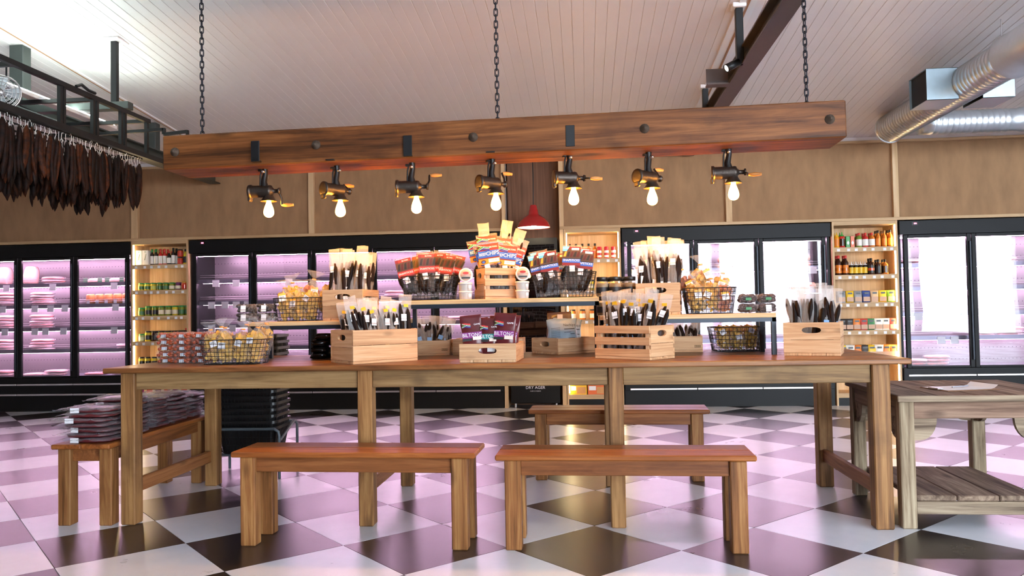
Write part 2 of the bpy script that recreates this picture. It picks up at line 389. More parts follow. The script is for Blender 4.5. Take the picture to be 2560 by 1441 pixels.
wf = tag(MB().box(X0, WINDOWS[0][0], Y0 - .25, Y0, 0, 4.6).build('wall_front', brick_mat()), kind='structure')
m = MB(); m.box(WINDOWS[0][0], X1, Y0 - .25, Y0, 0, .3); m.box(WINDOWS[0][0], X1, Y0 - .25, Y0, 3.2, 4.6)
edges = [WINDOWS[0][0]] + [v for ab in WINDOWS for v in ab] + [X1]
for a, b in zip(edges[0::2], edges[1::2]):
    if b > a: m.box(a, b, Y0 - .25, Y0, .3, 3.2)
m.build('shopfront_frame', FRONTP, wf)
# ---- upper wall of hessian panels with oak battens, above the fridges
def hessian():
    m, nt, b = nodes('hessian_weave'); L = nt.links.new
    tc = N(nt, 'ShaderNodeTexCoord'); out = []
    for ax in ('X', 'Z'):
        wv = N(nt, 'ShaderNodeTexWave', Scale=95.0, Distortion=3.0, Detail=2.0, bands_direction=ax); wv.inputs['Detail Scale'].default_value = 2.0
        L(tc.outputs['Object'], wv.inputs['Vector']); out.append(wv.outputs['Fac'])
    mu = N(nt, 'ShaderNodeMath', operation='ADD'); L(out[0], mu.inputs[0]); L(out[1], mu.inputs[1])
    mp = N(nt, 'ShaderNodeMapping'); mp.inputs['Scale'].default_value = (10, 1, 3.5); L(tc.outputs['Object'], mp.inputs['Vector'])
    no = N(nt, 'ShaderNodeTexNoise', Scale=1.0, Detail=5.0); L(mp.outputs[0], no.inputs['Vector'])
    m2 = N(nt, 'ShaderNodeMath', operation='MULTIPLY_ADD'); m2.inputs[1].default_value = .22; L(mu.outputs[0], m2.inputs[0]); L(no.outputs['Fac'], m2.inputs[2])
    rp = N(nt, 'ShaderNodeValToRGB'); e = rp.color_ramp.elements; e[0].position = .35; e[0].color = srgb(140, 108, 78); e[1].position = 1.0; e[1].color = srgb(172, 134, 98)
    L(m2.outputs[0], rp.inputs['Fac']); L(rp.outputs[0], b.inputs['Base Color']); b.inputs['Roughness'].default_value = .9
    bp = N(nt, 'ShaderNodeBump', Strength=.25, Distance=.002); L(mu.outputs[0], bp.inputs['Height']); L(bp.outputs[0], b.inputs['Normal']); return m
HESS = hessian(); WY = 9.60
up = tag(MB().box(X0, -.94, WY + .06, WY + .16, 2.2, 3.12).box(-.28, X1, WY + .06, WY + .16, 2.2, 3.12).build('wall_upper', PLAST), kind='structure')
cuts = [(-7.9, -5.76), (-5.67, -3.42), (-3.35, -.985), (-.226, 1.712), (1.785, 3.64), (3.705, 5.9)]
for a, b in [(X0, -7.97)] + cuts + [(5.97, X1)]:
    MB().box(a, b, WY + .03, WY + .06, 2.2, 3.09).build('hessian_panel', HESS, up)
for a, b in ((-7.97, -7.9), (-5.76, -5.67), (-3.42, -3.35), (-.985, -.94), (-.28, -.226), (1.712, 1.785), (3.64, 3.705), (5.9, 5.97)):
    MB().box(a, b, WY - .02, WY + .06, 2.195, 3.09, .003).build('batten', OAK, up)
for a, b in ((X0, -.94), (-.28, X1)):
    MB().box(a, b, WY - .03, WY + .06, 2.165, 2.2, .003).build('ledge', OAKX, up)
MB().box(X0, X1, WY - .03, WY + .08, 3.085, 3.115, .003).build('top_rail', OAKX, up)
MB().box(X0, X1, WY + .02, WY + .05, 3.115, 3.2).build('cornice', CEILW, up)
# ---- niche of brown wood between the fridges
niche = tag(MB().box(-.94, -.28, WY + .33, WY + .35, 0, 3.1).build('wall_niche', WALNUT), kind='structure')
MB().box(-.985, -.94, WY - .02, WY + .33, 0, 2.165, .002).build('side_panel', OAK, niche)
MB().box(-.28, -.232, WY - .02, WY + .33, 0, 2.165, .002).build('side_panel', OAK, niche)

# ================================================================ fridges
PINKLED = emis('pink_led_tube', (255, 205, 241), 25.0)
WARMLED = emis('warm_led_strip', (255, 226, 170), 22.0)
PANE = glass('fridge_door_glass', (.97, .96, .98), .0, .008, 1.46)
def perforated():
    m, nt, b = nodes('perforated_back_panel'); L = nt.links.new
    tc = N(nt, 'ShaderNodeTexCoord'); sp = N(nt, 'ShaderNodeSeparateXYZ'); L(tc.outputs['Object'], sp.inputs[0])
    def cell(out, step):
        a = N(nt, 'ShaderNodeMath', operation='MULTIPLY'); a.inputs[1].default_value = 1 / step; L(out, a.inputs[0])
        f = N(nt, 'ShaderNodeMath', operation='FRACT'); L(a.outputs[0], f.inputs[0]); s = N(nt, 'ShaderNodeMath', operation='SUBTRACT'); L(f.outputs[0], s.inputs[0]); s.inputs[1].default_value = .5
        mm = N(nt, 'ShaderNodeMath', operation='MULTIPLY'); L(s.outputs[0], mm.inputs[0]); mm.inputs[1].default_value = step
        q = N(nt, 'ShaderNodeMath', operation='POWER'); L(mm.outputs[0], q.inputs[0]); q.inputs[1].default_value = 2; return q.outputs[0]
    ad = N(nt, 'ShaderNodeMath', operation='ADD'); L(cell(sp.outputs[0], .045), ad.inputs[0]); L(cell(sp.outputs[2], .14), ad.inputs[1])
    lt = N(nt, 'ShaderNodeMath', operation='LESS_THAN'); L(ad.outputs[0], lt.inputs[0]); lt.inputs[1].default_value = .0055 ** 2
    mi = N(nt, 'ShaderNodeMix', data_type='RGBA'); L(lt.outputs[0], mi.inputs['Factor']); mi.inputs['A'].default_value = srgb(112, 106, 110); mi.inputs['B'].default_value = srgb(30, 26, 36)
    L(mi.outputs['Result'], b.inputs['Base Color']); b.inputs['Roughness'].default_value = .33; b.inputs['Metallic'].default_value = .35; return m
BACKP = perforated(); SHELFM = plain('fridge_shelf_steel', (120, 118, 132), .35, .6, .05); REDLED = emis('red_display', (255, 60, 90), 6)
FY = 9.58
SHZ = [1.64, 1.36, 1.06, .775]
def fridge(x0, x1, doors, label, cards):
    """doors: list of mullion centre positions including both ends"""
    f = thing('display_fridge', label, 'fridge', ((x0 + x1) / 2, FY, 0)); cx = (x0 + x1) / 2
    a, b = x0 - cx + .005, x1 - cx - .005
    MB().box(a, b, .0, .06, 1.99, 2.155, .003).box(a, b, .06, .70, 2.06, 2.15).build('header', FRBLACK, f)
    MB().box(a, b, .02, .70, .0, .20).build('kick_plate', FRBLACK, f)
    MB().box(a, b, .0, .70, .20, .43, .003).build('base_panel', FRBLACK, f)
    for z in (.205, .335):
        n = len(doors) - 1
        for i in range(n):
            MB().box(doors[i] - cx + .004, doors[i + 1] - cx - .004, -.012, -.0, z, z + .022, .003).build('bumper_rail', CHROME, f)
    MB().box(a, b, .64, .66, .43, 2.06).build('back_panel', BACKP, f)
    for s in (a, b - .03): MB().box(s, s + .03, .06, .66, .43, 2.06).build('side_panel', FRBLACK, f)
    MB().box(a + .03, b - .03, .1, .64, 1.985, 2.0).build('roof_panel', SHELFM, f)
    led = MB().box(a + .06, b - .06, .12, .15, 1.955, 1.975).build('led_tube', PINKLED, f)
    for z in SHZ:
        s = MB().box(a + .03, b - .03, .20, .64, z - .012, z).box(a + .03, b - .03, .185, .20, z - .03, z + .022).build('shelf', SHELFM, f)
        MB().box(a + .08, b - .08, .215, .235, z - .032, z - .014).build('led_tube', PINKLED, s)
        w = MB()
        for dz in (.05, .075): w.tube([(a + .05, .19, z + dz), (b - .05, .19, z + dz)], .002, 4)
        w.build('wire_guard', CHROME, s)
        for cxp in cards.get(z, []):
            MB().box(cxp - cx - .045, cxp - cx + .045, .176, .182, z - .075, z + .01).build('price_card', PAPER, s)
    MB().box(a + .03, b - .03, .10, .64, .43, .445).build('deck', SHELFM, f)
    for i in range(len(doors) - 1):
        p, q = doors[i] - cx, doors[i + 1] - cx; m = MB()
        for (u0, u1, z0, z1) in ((p + .002, p + .052, .43, 1.99), (q - .052, q - .002, .43, 1.99), (p + .052, q - .052, .43, .455), (p + .052, q - .052, 1.952, 1.99)):
            m.box(u0, u1, .012, .05, z0, z1, .004)
        d = m.build('door', FRBLACK, f)
        MB().box(p + .05, q - .05, .028, .034, .45, 1.955).build('pane', PANE, d)
        MB().box(q - .034, q - .012, -.012, .014, .52, 1.9, .004).build('handle', NAVY, d)
    d = MB().box(a + .14, a + .21, -.004, 0, 2.10, 2.135).build('thermostat', BLACK, f)
    MB().box(a + .165, a + .195, -.006, -.004, 2.112, 2.126).build('digits', REDLED, d)
    return f
fridge(-8.9, -5.77, [-8.85, -8.085, -7.315, -6.545, -5.80], 'long black fridge of meat left of the olive oil shelf', {1.64: [-6.95, -6.1, -7.6], 1.36: [-7.65, -7.2, -6.98, -6.78, -6.08], 1.06: [-7.62, -7.2, -7.05, -6.8, -6.1], .775: []})
fridge(-4.99, -.99, [-4.95, -4.16, -3.39, -2.61, -1.83, -1.03], 'long black five-door fridge with nearly empty shelves and rows of white price cards', {1.64: [-4.72, -4.45, -3.75, -3.45, -2.9, -2.2], 1.36: [-4.78, -4.6, -4.45, -4.3, -3.7, -2.8], 1.06: [-4.78, -4.5, -3.8, -3.1], .775: [-4.6, -2.0]})
fridge(.465, 2.92, [.53, 1.325, 2.085, 2.86], 'black three-door fridge beside the sauce bottle shelf', {1.64: [2.0, 2.75, 1.0], 1.36: [1.0, 1.9, 2.6], 1.06: [1.0, 1.7, 2.5], .775: [1.2]})
fridge(3.69, 6.1, [3.74, 4.50, 5.27, 6.05], 'black fridge right of the sauce shelf, its door glass catching window light', {1.64: [4.3, 5.0], 1.36: [4.3, 4.9], 1.06: [3.95, 4.1, 4.38, 4.9], .775: [4.2, 4.35]})

# ---- lit wooden shelf niches
def shelf_unit(x0, x1, label, shelves, side, base):
    cx = (x0 + x1) / 2; a, b = x0 - cx, x1 - cx
    s = thing('wall_shelf_unit', label, 'shelf unit', (cx, FY, 0))
    for (p, q) in ((a, a + .022), (b - .022, b)): MB().box(p, q, 0, .42, 0, 2.165, .002).build('side_panel', OAK, s)
    MB().box(a + .022, b - .022, .40, .42, 0, 2.165).build('back_panel', OAK, s)
    MB().box(a + .022, b - .022, 0, .40, 2.12, 2.165, .002).build('top_panel', OAKX, s)
    MB().box(a + .022, b - .022, .01, .40, 0, base - .02).build('plinth', FRBLACK, s)
    for z in shelves + [base]:
        h = MB().box(a + .022, b - .022, .005, .40, z - .022, z).box(a + .022, b - .022, 0, .014, z - .052, z + .002).build('shelf', OAKX, s)
        n = 7 if z > .5 else 0
        for i in range(n):
            u = a + .07 + (b - a - .14) * i / (n - 1) + random.Random(z * 77 + i).uniform(-.02, .02)
            MB().box(u - .017, u + .017, -.003, 0, z - .045, z - .014).build('price_ticket', PAPER, h)
    for e in side:
        u = a + .026 if e < 0 else b - .034
        MB().box(u, u + .008, .012, .022, base + .02, 2.11).build('led_strip', WARMLED, s)
    return s
SH = [1.858, 1.533, 1.205, .88, .555]
shelf_unit(-5.76, -5.0, 'oak shelf unit of olive oil bottles and pickle jars between black fridges', SH, (-1,), .145)
shelf_unit(-.226, .456, 'oak shelf unit with red spice bottles beside the brown wood niche', [1.80, 1.42, 1.06, .70, .42], (-1, 1), .155)
shelf_unit(2.93, 3.675, 'oak shelf unit of hot sauces and spice pouches between black fridges', SH, (1,), .145)
# ---- dry-ageing cabinet in the niche
c = thing('ageing_cabinet', 'black glass-fronted meat ageing cabinet standing in the brown wood niche', 'cabinet', (-.61, WY, 0))
MB().box(-.30, .30, .03, .31, .05, 2.07, .004).build('body', FRBLACK, c)
d = MB().box(-.30, -.26, 0, .03, .36, 2.07).box(.26, .30, 0, .03, .36, 2.07).box(-.26, .26, 0, .03, .36, .42).box(-.26, .26, 0, .03, 1.99, 2.07).build('door', FRBLACK, c)
MB().box(-.26, .26, .012, .018, .42, 1.99).build('pane', glass('dark_cabinet_glass', (.5, .52, .55), .08), d)
MB().box(-.30, .30, .0, .03, .06, .35, .003).build('lower_panel', FRBLACK, c)
for x in (-.25, .25): MB().lathe([(.015, 0), (.015, .05)], 10, (x, .06, 0)).build('foot', CHROME, c)
# ================================================================ lettering
TXT = {}
def text_mesh(s, size, mat, align='CENTER', squash=1.0):
    key = (s, size, mat.name, align, squash)
    if key not in TXT:
        cu = bpy.data.curves.new('lettering', 'FONT'); cu.body = s; cu.size = size; cu.align_x = align; cu.align_y = 'CENTER'; cu.resolution_u = 2
        o = bpy.data.objects.new('lettering', cu); COL.objects.link(o)
        me = bpy.data.meshes.new_from_object(o); bpy.data.objects.remove(o)
        for v in me.vertices: v.co = (v.co.x * squash, 0, v.co.y)
        me.materials.clear(); me.materials.append(mat); TXT[key] = me
    return TXT[key]
INKW = plain('white_print', (245, 244, 246), .6, 0, .02); INKB = plain('dark_print', (30, 30, 36), .6, 0, .02)
link('lettering', text_mesh('DRY AGER', .05, INKW), c, (0, -.002, .245))
link('lettering', text_mesh('made to mature', .02, INKW), c, (0, -.002, .205))

# ================================================================ furniture
def at_x(x, y, X):
    d = ray(x, y); return CAM + d * (X / d.x)
t = thing('display_table', 'long reclaimed wood display table carrying crates and riser shelves', 'table', (-.525, 4.83, 0))
yy = -.58
for i, wd in enumerate((.235, .23, .24, .225, .24)):
    MB().box(-2.205, 2.205, yy, yy + wd - .003, .868, .898, .005).build('plank', TABLE, t); yy += wd
for xa, xb in ((-2.66, -2.575), (-1.27, -1.187), (.122, .202), (1.5, 1.592)):
    for y0 in (4.31, 5.31):
        MB().box(xa + .525, xb + .525, y0 - 4.83, y0 + .09 - 4.83, 0, .868, .006).build('leg', TLEG, t)
for y0 in (4.328, 5.345):
    for xa, xb in ((-2.575, -1.27), (-1.187, .122), (.202, 1.5)):
        MB().box(xa + .525, xb + .525, y0 - 4.83, y0 + .028 - 4.83, .768, .868, .004).build('apron', TAPR, t)
for xa in (-2.635, 1.545):
    MB().box(xa + .51, xa + .54, -.43, .48, .768, .868, .004).build('end_apron', wood('table_end_wood', (98, 68, 42), (136, 100, 62), (164, 126, 84), 1, .5), t)
for xa in (-2.64, -1.25, .14, 1.525):
    MB().box(xa + .525, xa + .555, -.43, .48, .165, .245, .004).build('stretcher', wood('table_stretcher_wood', (112, 66, 36), (146, 92, 52), (170, 116, 70), 1, .5), t)

def bench(name_label, cx, cy, rz, L=1.26, D=.30, H=.48, group=None):
    b = thing('bench', name_label, 'bench', (cx, cy, 0), rz, group); d2 = D / 2
    MB().box(-L / 2, L / 2, -d2, -.004, H - .028, H, .006).build('seat_plank', BENCH, b)
    MB().box(-L / 2, L / 2, -.002, d2, H - .028, H, .006).build('seat_plank', BENCH, b)
    for sx in (-1, 1):
        for sy in (-1, 1):
            x = sx * (L / 2 - .085); y = sy * (d2 - .05)
            MB().box(x - .04, x + .04, y - .037, y + .037, 0, H - .028, .005).build('leg', BENCHL, b)
    for sy in (-1, 1):
        y = sy * (d2 - .045); MB().box(-L / 2 + .125, L / 2 - .125, y - .013, y + .013, H - .105, H - .028, .003).build('apron', BENCHA, b)
    for sx in (-1, 1):
        x = sx * (L / 2 - .08); MB().box(x - .013, x + .013, -d2 + .087, d2 - .087, H - .105, H - .028, .003).build('end_apron', BENCHA, b)
    return b
bench('low wooden bench before the table, in front of the black basket stack', -1.185, 4.055, R(-2), 1.275, .31, .482)
bench('low wooden bench before the table with an orange-brown knotty right leg', .178, 4.03, R(-1.3), 1.26, .31, .47)
bench('dark-topped wooden bench standing behind the long table', .22, 5.625, R(-2.2), 1.24, .30, .488)
bench('wooden bench beside the table end holding the vacuum-packed meat', -2.88, 4.885, R(91.5), 1.28, .345, .469)

# weathered table with lower shelf
t = thing('weathered_table', 'rough grey-brown plank table with lower shelf and curved corbels', 'table', (1.62, 4.30, 0), R(-.5))
xs = [0, .2, .39, .57, .75, .92]
for a, b in zip(xs, xs[1:]): MB().box(a, b - .004, 0, .86, .672, .70, .004).build('plank', GREYW, t)
MB().box(-.001, .92, -.012, .0, .668, .70, .003).build('front_edge', GREYX, t)
for x in (.02, .72):
    for y in (.03, .775):
        MB().box(x, x + .075, y, y + .07, 0, .672, .006).build('leg', GREYZ, t)
for y in (.04, .785): MB().box(.095, .72, y, y + .03, .575, .672, .004).build('apron', wood('weathered_apron_wood', (104, 80, 66), (136, 108, 90), (160, 132, 112), 0, .75), t)
for x in (.03, .735): MB().box(x, x + .03, .10, .775, .575, .672, .004).build('end_apron', GREYW, t)
for y in (.05, .79):
    for sx, x in ((1, .095), (-1, .72)):
        pts = [(x, .575), (x, .46)] + [(x + sx * (.035 + .085 * math.sin(q)), .575 - .115 * math.cos(q)) for q in [R(a) for a in range(0, 91, 15)]]
        if sx > 0: pts = pts[::-1]
        MB().poly(pts, y, .022).build('corbel', GREYX, t)
for x in (.035, .74):
    for sy, y in ((1, .10), (-1, .775)):
        pts = [(y, .575), (y, .46)] + [(y + sy * (.035 + .085 * math.sin(q)), .575 - .115 * math.cos(q)) for q in [R(a) for a in range(0, 91, 15)]]
        if sy > 0: pts = pts[::-1]
        mm = MB().poly(pts, 0, .022); mm.v = [(x + p[1], p[0], p[2]) for p in mm.v]; mm.build('corbel', GREYX, t)
for a, b in ((.095, .30), (.304, .51), (.514, .72)): MB().box(a, b, .045, .83, .142, .172, .006).build('shelf_plank', GREYW, t)
MB().box(.095, .72, .04, .065, .075, .142, .004).build('shelf_rail', GREYX, t)
MB().box(.095, .72, .80, .825, .075, .142, .004).build('shelf_rail', GREYX, t)
# clipboard with paper
t = thing('clipboard', 'brown clipboard with white order sheets lying on the weathered table', 'clipboard', (2.08, 4.63, .701), R(14))
MB().box(-.16, .16, -.115, .115, 0, .003, .001).build('board', plain('hardboard', (150, 110, 80), .6), t)
pp = grid_mesh(lambda u, v: (-.155 + .31 * u, -.105 + .21 * v, .0045 + (.022 * max(0, (u - .86) / .14) ** 2)), 14, 4); pp.build('paper', PAPER, t)
MB().box(-.165, -.13, -.04, .04, .003, .012, .003).build('clip', CHROME, t)
MB().tube([(-.06, -.02, .012), (.07, .02, .012)], .004, 8).build('pen', plain('grey_pen', (150, 150, 160), .4), t)

# stepped riser shelves of pale board on blue-black steel frames
def riser(x0, x1, z, y0, y1, label, legs):
    cx = (x0 + x1) / 2; r = thing('riser_shelf', label, 'shelf', (cx, y0, .898)); a, b = x0 - cx, x1 - cx; D = y1 - y0; h = z - .898
    MB().box(a, b, 0, D, h - .026, h, .003).build('board', PLY, r)
    m = MB()
    for (p, q) in (((a, .012), (b, .012)), ((a, D - .012), (b, D - .012)), ((a + .012, 0), (a + .012, D)), ((b - .012, 0), (b - .012, D))):
        m.bar((p[0], p[1], h - .038), (q[0], q[1], h - .038), .024, .024)
    m.build('steel_frame', NAVY, r)
    for (u, v) in legs:
        x = a + .014 if u == 0 else b - .014; y = .014 if v == 0 else D - .014
        MB().box(x - .013, x + .013, y - .013, y + .013, 0, h - .05).build('leg', NAVY, r)
    return r
ALL4 = [(0, 0), (0, 1), (1, 0), (1, 1)]
riser(-2.08, -1.112, 1.142, 4.72, 5.06, 'lower riser shelf board over the black shrink-wrapped packs', ALL4)
riser(-1.11, .089, 1.256, 4.72, 5.06, 'tallest riser shelf, over the small crate of biltong bags', [(0, 1), (1, 1)])
riser(.093, 1.115, 1.142, 4.72, 5.06, 'lower riser shelf board over a wire basket of crisps', ALL4[1:])

# ================================================================ hanging beam with grinder lamps
bm = thing('hanging_beam', 'thick old timber beam hung on chains over the table', 'beam', (-.531, 4.70, 2.098)); bm.rotation_euler = (0, R(-.42), R(-1.0))
m = MB().box(-2.01, 2.01, -.16, .16, 0, .21, .007); m.build('timber', BEAM, bm)
RUST = plain('rusty_iron', (98, 84, 72), .6, .6, .3, 60, .4)
for x in (-1.93, -1.04, -.09, .90, 1.92):
    b = MB().lathe([(0, .0), (.028, 0), (.027, .006), (.014, .012), (.0135, .024), (.006, .026), (.006, .032), (0, .032)], 12, (0, 0, 0), 'y').build('bolt', RUST, bm, (x, -.16, .105), (0, 0, PI))
CHOC = plain('chain_steel', (44, 44, 52), .4, .7, .1)
def link_mesh(l, w_, r):
    pts = []
    for k in range(16):
        t_ = 2 * PI * k / 16; x = math.cos(t_) * w_; z = math.sin(t_) * w_ + (l if math.sin(t_) > 0.01 else -l if math.sin(t_) < -.01 else 0)
        pts.append((x, 0, z))
    return MB().tube(pts, r, 6, True).mesh('chain_link', CHOC)
CL = link_mesh(.0135, .0105, .0038)
def chain(label, x, y, z0, z1, me=CL, step=.038, sc_=1.0):
    ch = thing('chain', label, 'chain', (x, y, z0)); n = int((z1 - z0) / (step * sc_))
    for i in range(n + 1): link('chain_link', me, ch, (0, 0, (i + .5) * (z1 - z0) / (n + 1)), (0, 0, R(12) + (i % 2) * PI / 2), sc_)
    return ch
chain('steel chain holding the beam end nearest the drying meat', -2.363, 4.72, 2.305, ceil_z(4.72))
chain('steel chain holding the middle of the timber beam', -.496, 4.70, 2.31, ceil_z(4.7))
chain('steel chain holding the beam end nearest the ventilation duct', 1.312, 4.68, 2.325, 2.995)

IRON = plain('cast_iron', (72, 64, 58), .42, .75, .25, 40, .5); IRON2 = plain('dark_iron', (48, 46, 46), .4, .7, .15)
HANDLE = wood('turned_handle_wood', (160, 100, 48), (192, 128, 66), (214, 152, 88), 0, .35, 2, .1, .1, .1)
BULB = emis('bulb_glow', (255, 172, 62), 80)
def bulb_prof(r=.031, h=.112):
    pts = [(.012, 0), (.013, -.015)]
    for k in range(1, 9):
        u = k / 8; pts.append((.013 + (r - .013) * math.sin(u * PI / 2) ** 1.3, -.015 - (h - .015 - r * .95) * u))
    for k in range(1, 7):
        q = k / 6 * PI / 2; pts.append((r * math.cos(q) if k < 6 else 0, -(h - r * .95) - r * .95 * math.sin(q)))
    return pts
ME = {}
def lathe_me(name, prof, mat, n=20, **kw): return MB().lathe(prof, n, **kw).mesh(name, mat)
ME['bulb'] = lathe_me('bulb', bulb_prof(), BULB)
ME['hopper'] = lathe_me('hopper', [(.022, .0), (.024, -.012), (.03, -.03), (.043, -.052), (.052, -.060), (.050, -.062), (.04, -.053), (.027, -.032), (.0, -.02)], IRON, 20)
bp = [(.0, -.10), (.030, -.10), (.044, -.099), (.044, -.084), (.0385, -.083)]
for k in range(9): bp += [(.0385, -.08 + k * .012), (.0365, -.074 + k * .012)]
bp += [(.0385, .03), (.036, .042), (.022, .048), (.018, .055), (.013, .058), (.013, .085), (.02, .087), (.02, .097), (.0, .097)]
ME['barrel'] = lathe_me('barrel', bp, IRON, 18, axis='x')
ME['lip'] = MB().box(-.105, -.085, -.02, .02, -.062, -.03, .006).mesh('spout_lip', IRON)
ME['stem'] = MB().tube([(0, 0, 0), (.004, 0, -.05), (-.006, 0, -.1), (.0, 0, -.14)], [.02, .016, .019, .026], 10).tube([(-.03, 0, -.125), (-.028, 0, -.06), (-.018, 0, -.02)], .005, 6).box(-.04, -.018, -.012, .012, -.035, -.02, .003).mesh('stem', IRON2)
ME['clampscrew'] = MB().lathe([(0, -.018), (.008, -.018), (.008, .018), (0, .018)], 8, (0, 0, 0), 'y').mesh('clamp_screw', CHROME)
ME['arm'] = MB().tube([(0, 0, 0), (.004, 0, .02), (.012, 0, .045), (.010, 0, .075), (.012, 0, .088)], [.009, .006, .006, .006, .007], 8).mesh('crank_arm', IRON2)
ME['grip'] = lathe_me('handle_grip', [(.0, .0), (.006, 0), (.009, .01), (.0125, .03), (.011, .05), (.008, .066), (.009, .072), (0, .075)], HANDLE, 12, axis='x')
ME['plate'] = MB().box(-.026, .026, -.165, .10, -.009, 0, .002).mesh('bracket_plate', IRON2)
ME['strap'] = MB().box(-.026, .026, -.172, -.163, -.009, .115, .002).mesh('bracket_strap', BLACK)
lamps = [(670, 0, -80, 1), (849, 52, 35, 0), (1038, 4, 60, 1), (1237, 40, 60, 0), (1430, 18, 190, 1), (1627, 40, 50, 0), (1828, -6, 200, 1)]
what = ['with its crank handle hanging down below the barrel', 'with its crank thrown up over the barrel end', 'with its wooden handle sticking out level beside the barrel', 'hanging right above the beef chips packets', 'with a short barrel and straight pale handle', 'with its barrel turned outward and crank folded over it', 'nearest the beam end with the ventilation duct']
for i, (px, rz, ca, strap) in enumerate(lamps):
    yb = [545, 543, 535, 527, 514, 514, 502][i]; p = at_y(px, yb, 4.715); zt = p.z + .326
    xl = p.x
    g = thing('grinder_lamp', 'meat grinder lamp ' + what[i], 'lamp', (xl, 4.70, zt), 0, 'grinder lamps under the beam')
    link('bracket_plate', ME['plate'], g)
    if strap: link('bracket_strap', ME['strap'], g)
    piv = R(rz)
    rot = Matrix.Rotation(piv, 3, 'Z')
    def sub(nm, me, loc, r3=(0, 0, 0)):
        return link(nm, me, g, rot @ Vector(loc), (r3[0], r3[1], r3[2] + piv))
    sub('stem', ME['stem'], (-.012, 0, -.004)); sub('clamp_screw', ME['clampscrew'], (-.01, -.02, -.045))
    ba = sub('barrel', ME['barrel'], (-.012, 0, -.163)); link('spout_lip', ME['lip'], ba)
    sub('hopper', ME['hopper'], (.012, 0, -.165))
    a = link('crank_arm', ME['arm'], ba, (.09, 0, 0), (R(ca - 90), 0, 0)); link('handle_grip', ME['grip'], a, (.012, 0, .088))
    bu = sub('bulb', ME['bulb'], (.012, 0, -.214))

# ================================================================ ceiling steel, spots, ducts
STEEL = plain('brown_steel', (92, 80, 76), .45, .4, .1); GREEN = plain('grey_green_steel', (74, 80, 78), .42, .4, .1)
s = thing('steel_beam', 'brown steel beam under the ceiling that carries the chain', 'beam', (1.28, 0, 3.0))
MB().box(-.065, .065, 1.6, 9.55, 0, .012).box(-.065, .065, 1.6, 9.55, .128, .14).box(-.006, .006, 1.6, 9.55, .012, .128).build('girder', STEEL, s)
MB().box(-.24, -.065, 6.50, 6.60, .0, .012).box(-.24, -.065, 6.545, 6.555, .012, .14).build('cross_bracket', STEEL, s)
for y, lb, zb in ((6.0, 'black square-tube spotlight beside the brown steel beam', 3.0), (7.68, 'black square-tube spotlight partly hidden behind the timber beam', 2.9)):
    s = thing('spotlight', lb, 'spotlight', (1.205, y, ceil_z(y)))
    MB().box(-.05, .05, -.05, .05, -.035, 0, .004).build('ceiling_box', WHITE, s)
    h = ceil_z(y) - zb; MB().box(-.027, .027, -.027, .027, -h, -.035, .003).build('drop_tube', BLACK, s)
    hd = MB().lathe([(.0, -.02), (.03, -.02), (.03, .10), (.027, .10), (.025, .09), (0, .09)], 16, (0, 0, 0), 'x').build('lamp_head', BLACK, s, (-.03, -.01, -h + .01), (0, R(28), R(200)))
    MB().lathe([(0, .0905), (.025, .0905)], 16, (0, 0, 0), 'x').build('lens', emis('spot_lens', (255, 244, 225), 6), hd)
RIBW = .06
def duct_prof(L, r, ribs=True):
    pr = [(0, 0), (r, 0)]
    y = 0
    while y + RIBW < L:
        if ribs: pr += [(r, y + RIBW - .012), (r + .005, y + RIBW - .006), (r, y + RIBW)]
        y += RIBW
    return pr + [(r, L), (0, L)]
d = thing('ventilation_duct', 'spiral galvanised steel ventilation duct with square outlets under the ceiling', 'duct', (3.332, 8.8, 3.077))
MB().lathe(duct_prof(2.45, .150), 36, (0, -2.45, 0), 'y').build('main_run', GALV, d)
MB().lathe([(0, -4.6), (.172, -4.6), (.172, -2.47), (.178, -2.465), (.178, -2.44), (.165, -2.43), (0, -2.43)], 36, (0, 0, 0), 'y').build('smooth_run', GALV, d)
MB().lathe([(.150, -.01), (.158, -.008), (.158, .01), (.150, .012)], 36, (0, 0, 0), 'y').build('end_collar', GALV, d)
MB().lathe([(0, .0), (.118, 0)] + sum([[(.118, q), (.122, q + .006), (.118, q + .012)] for q in [.1 + .055 * k for k in range(14)]], []) + [(.118, .95), (.128, .96), (.128, 1.3), (.14, 1.31), (.14, 1.34), (.132, 1.36), (.132, 3.6), (0, 3.6)], 30, (.14, -.42, -.05), 'x').build('branch_run', GALV, d)
OUT = plain('outlet_sheet', (176, 196, 206), .35, .85, .08)
for sx in (-1, 1):
    m = MB(); y0, y1 = -1.78, -1.42; z0, z1 = -.15, .125; t_ = .004
    xa, xb = (-.36, -.10) if sx < 0 else (.10, .36)
    m.box(xa, xb, y0, y0 + t_, z0, z1).box(xa, xb, y1 - t_, y1, z0, z1).box(xa, xb, y0, y1, z0, z0 + t_).box(xa, xb, y0, y1, z1 - t_, z1)
    o = m.build('side_outlet', OUT, d)
    xi = xa + .02 if sx < 0 else xb - .024
    MB().box(xi, xi + .004, y0 + t_, y1 - t_, z0 + t_, z1 - t_).build('grille', FRBLACK, o)
MB().tube([(0, -2.3, .15), (0, -2.3, ceil_z(6.5) - 3.077)], .003, 6).build('hanger_wire', CHROME, d)

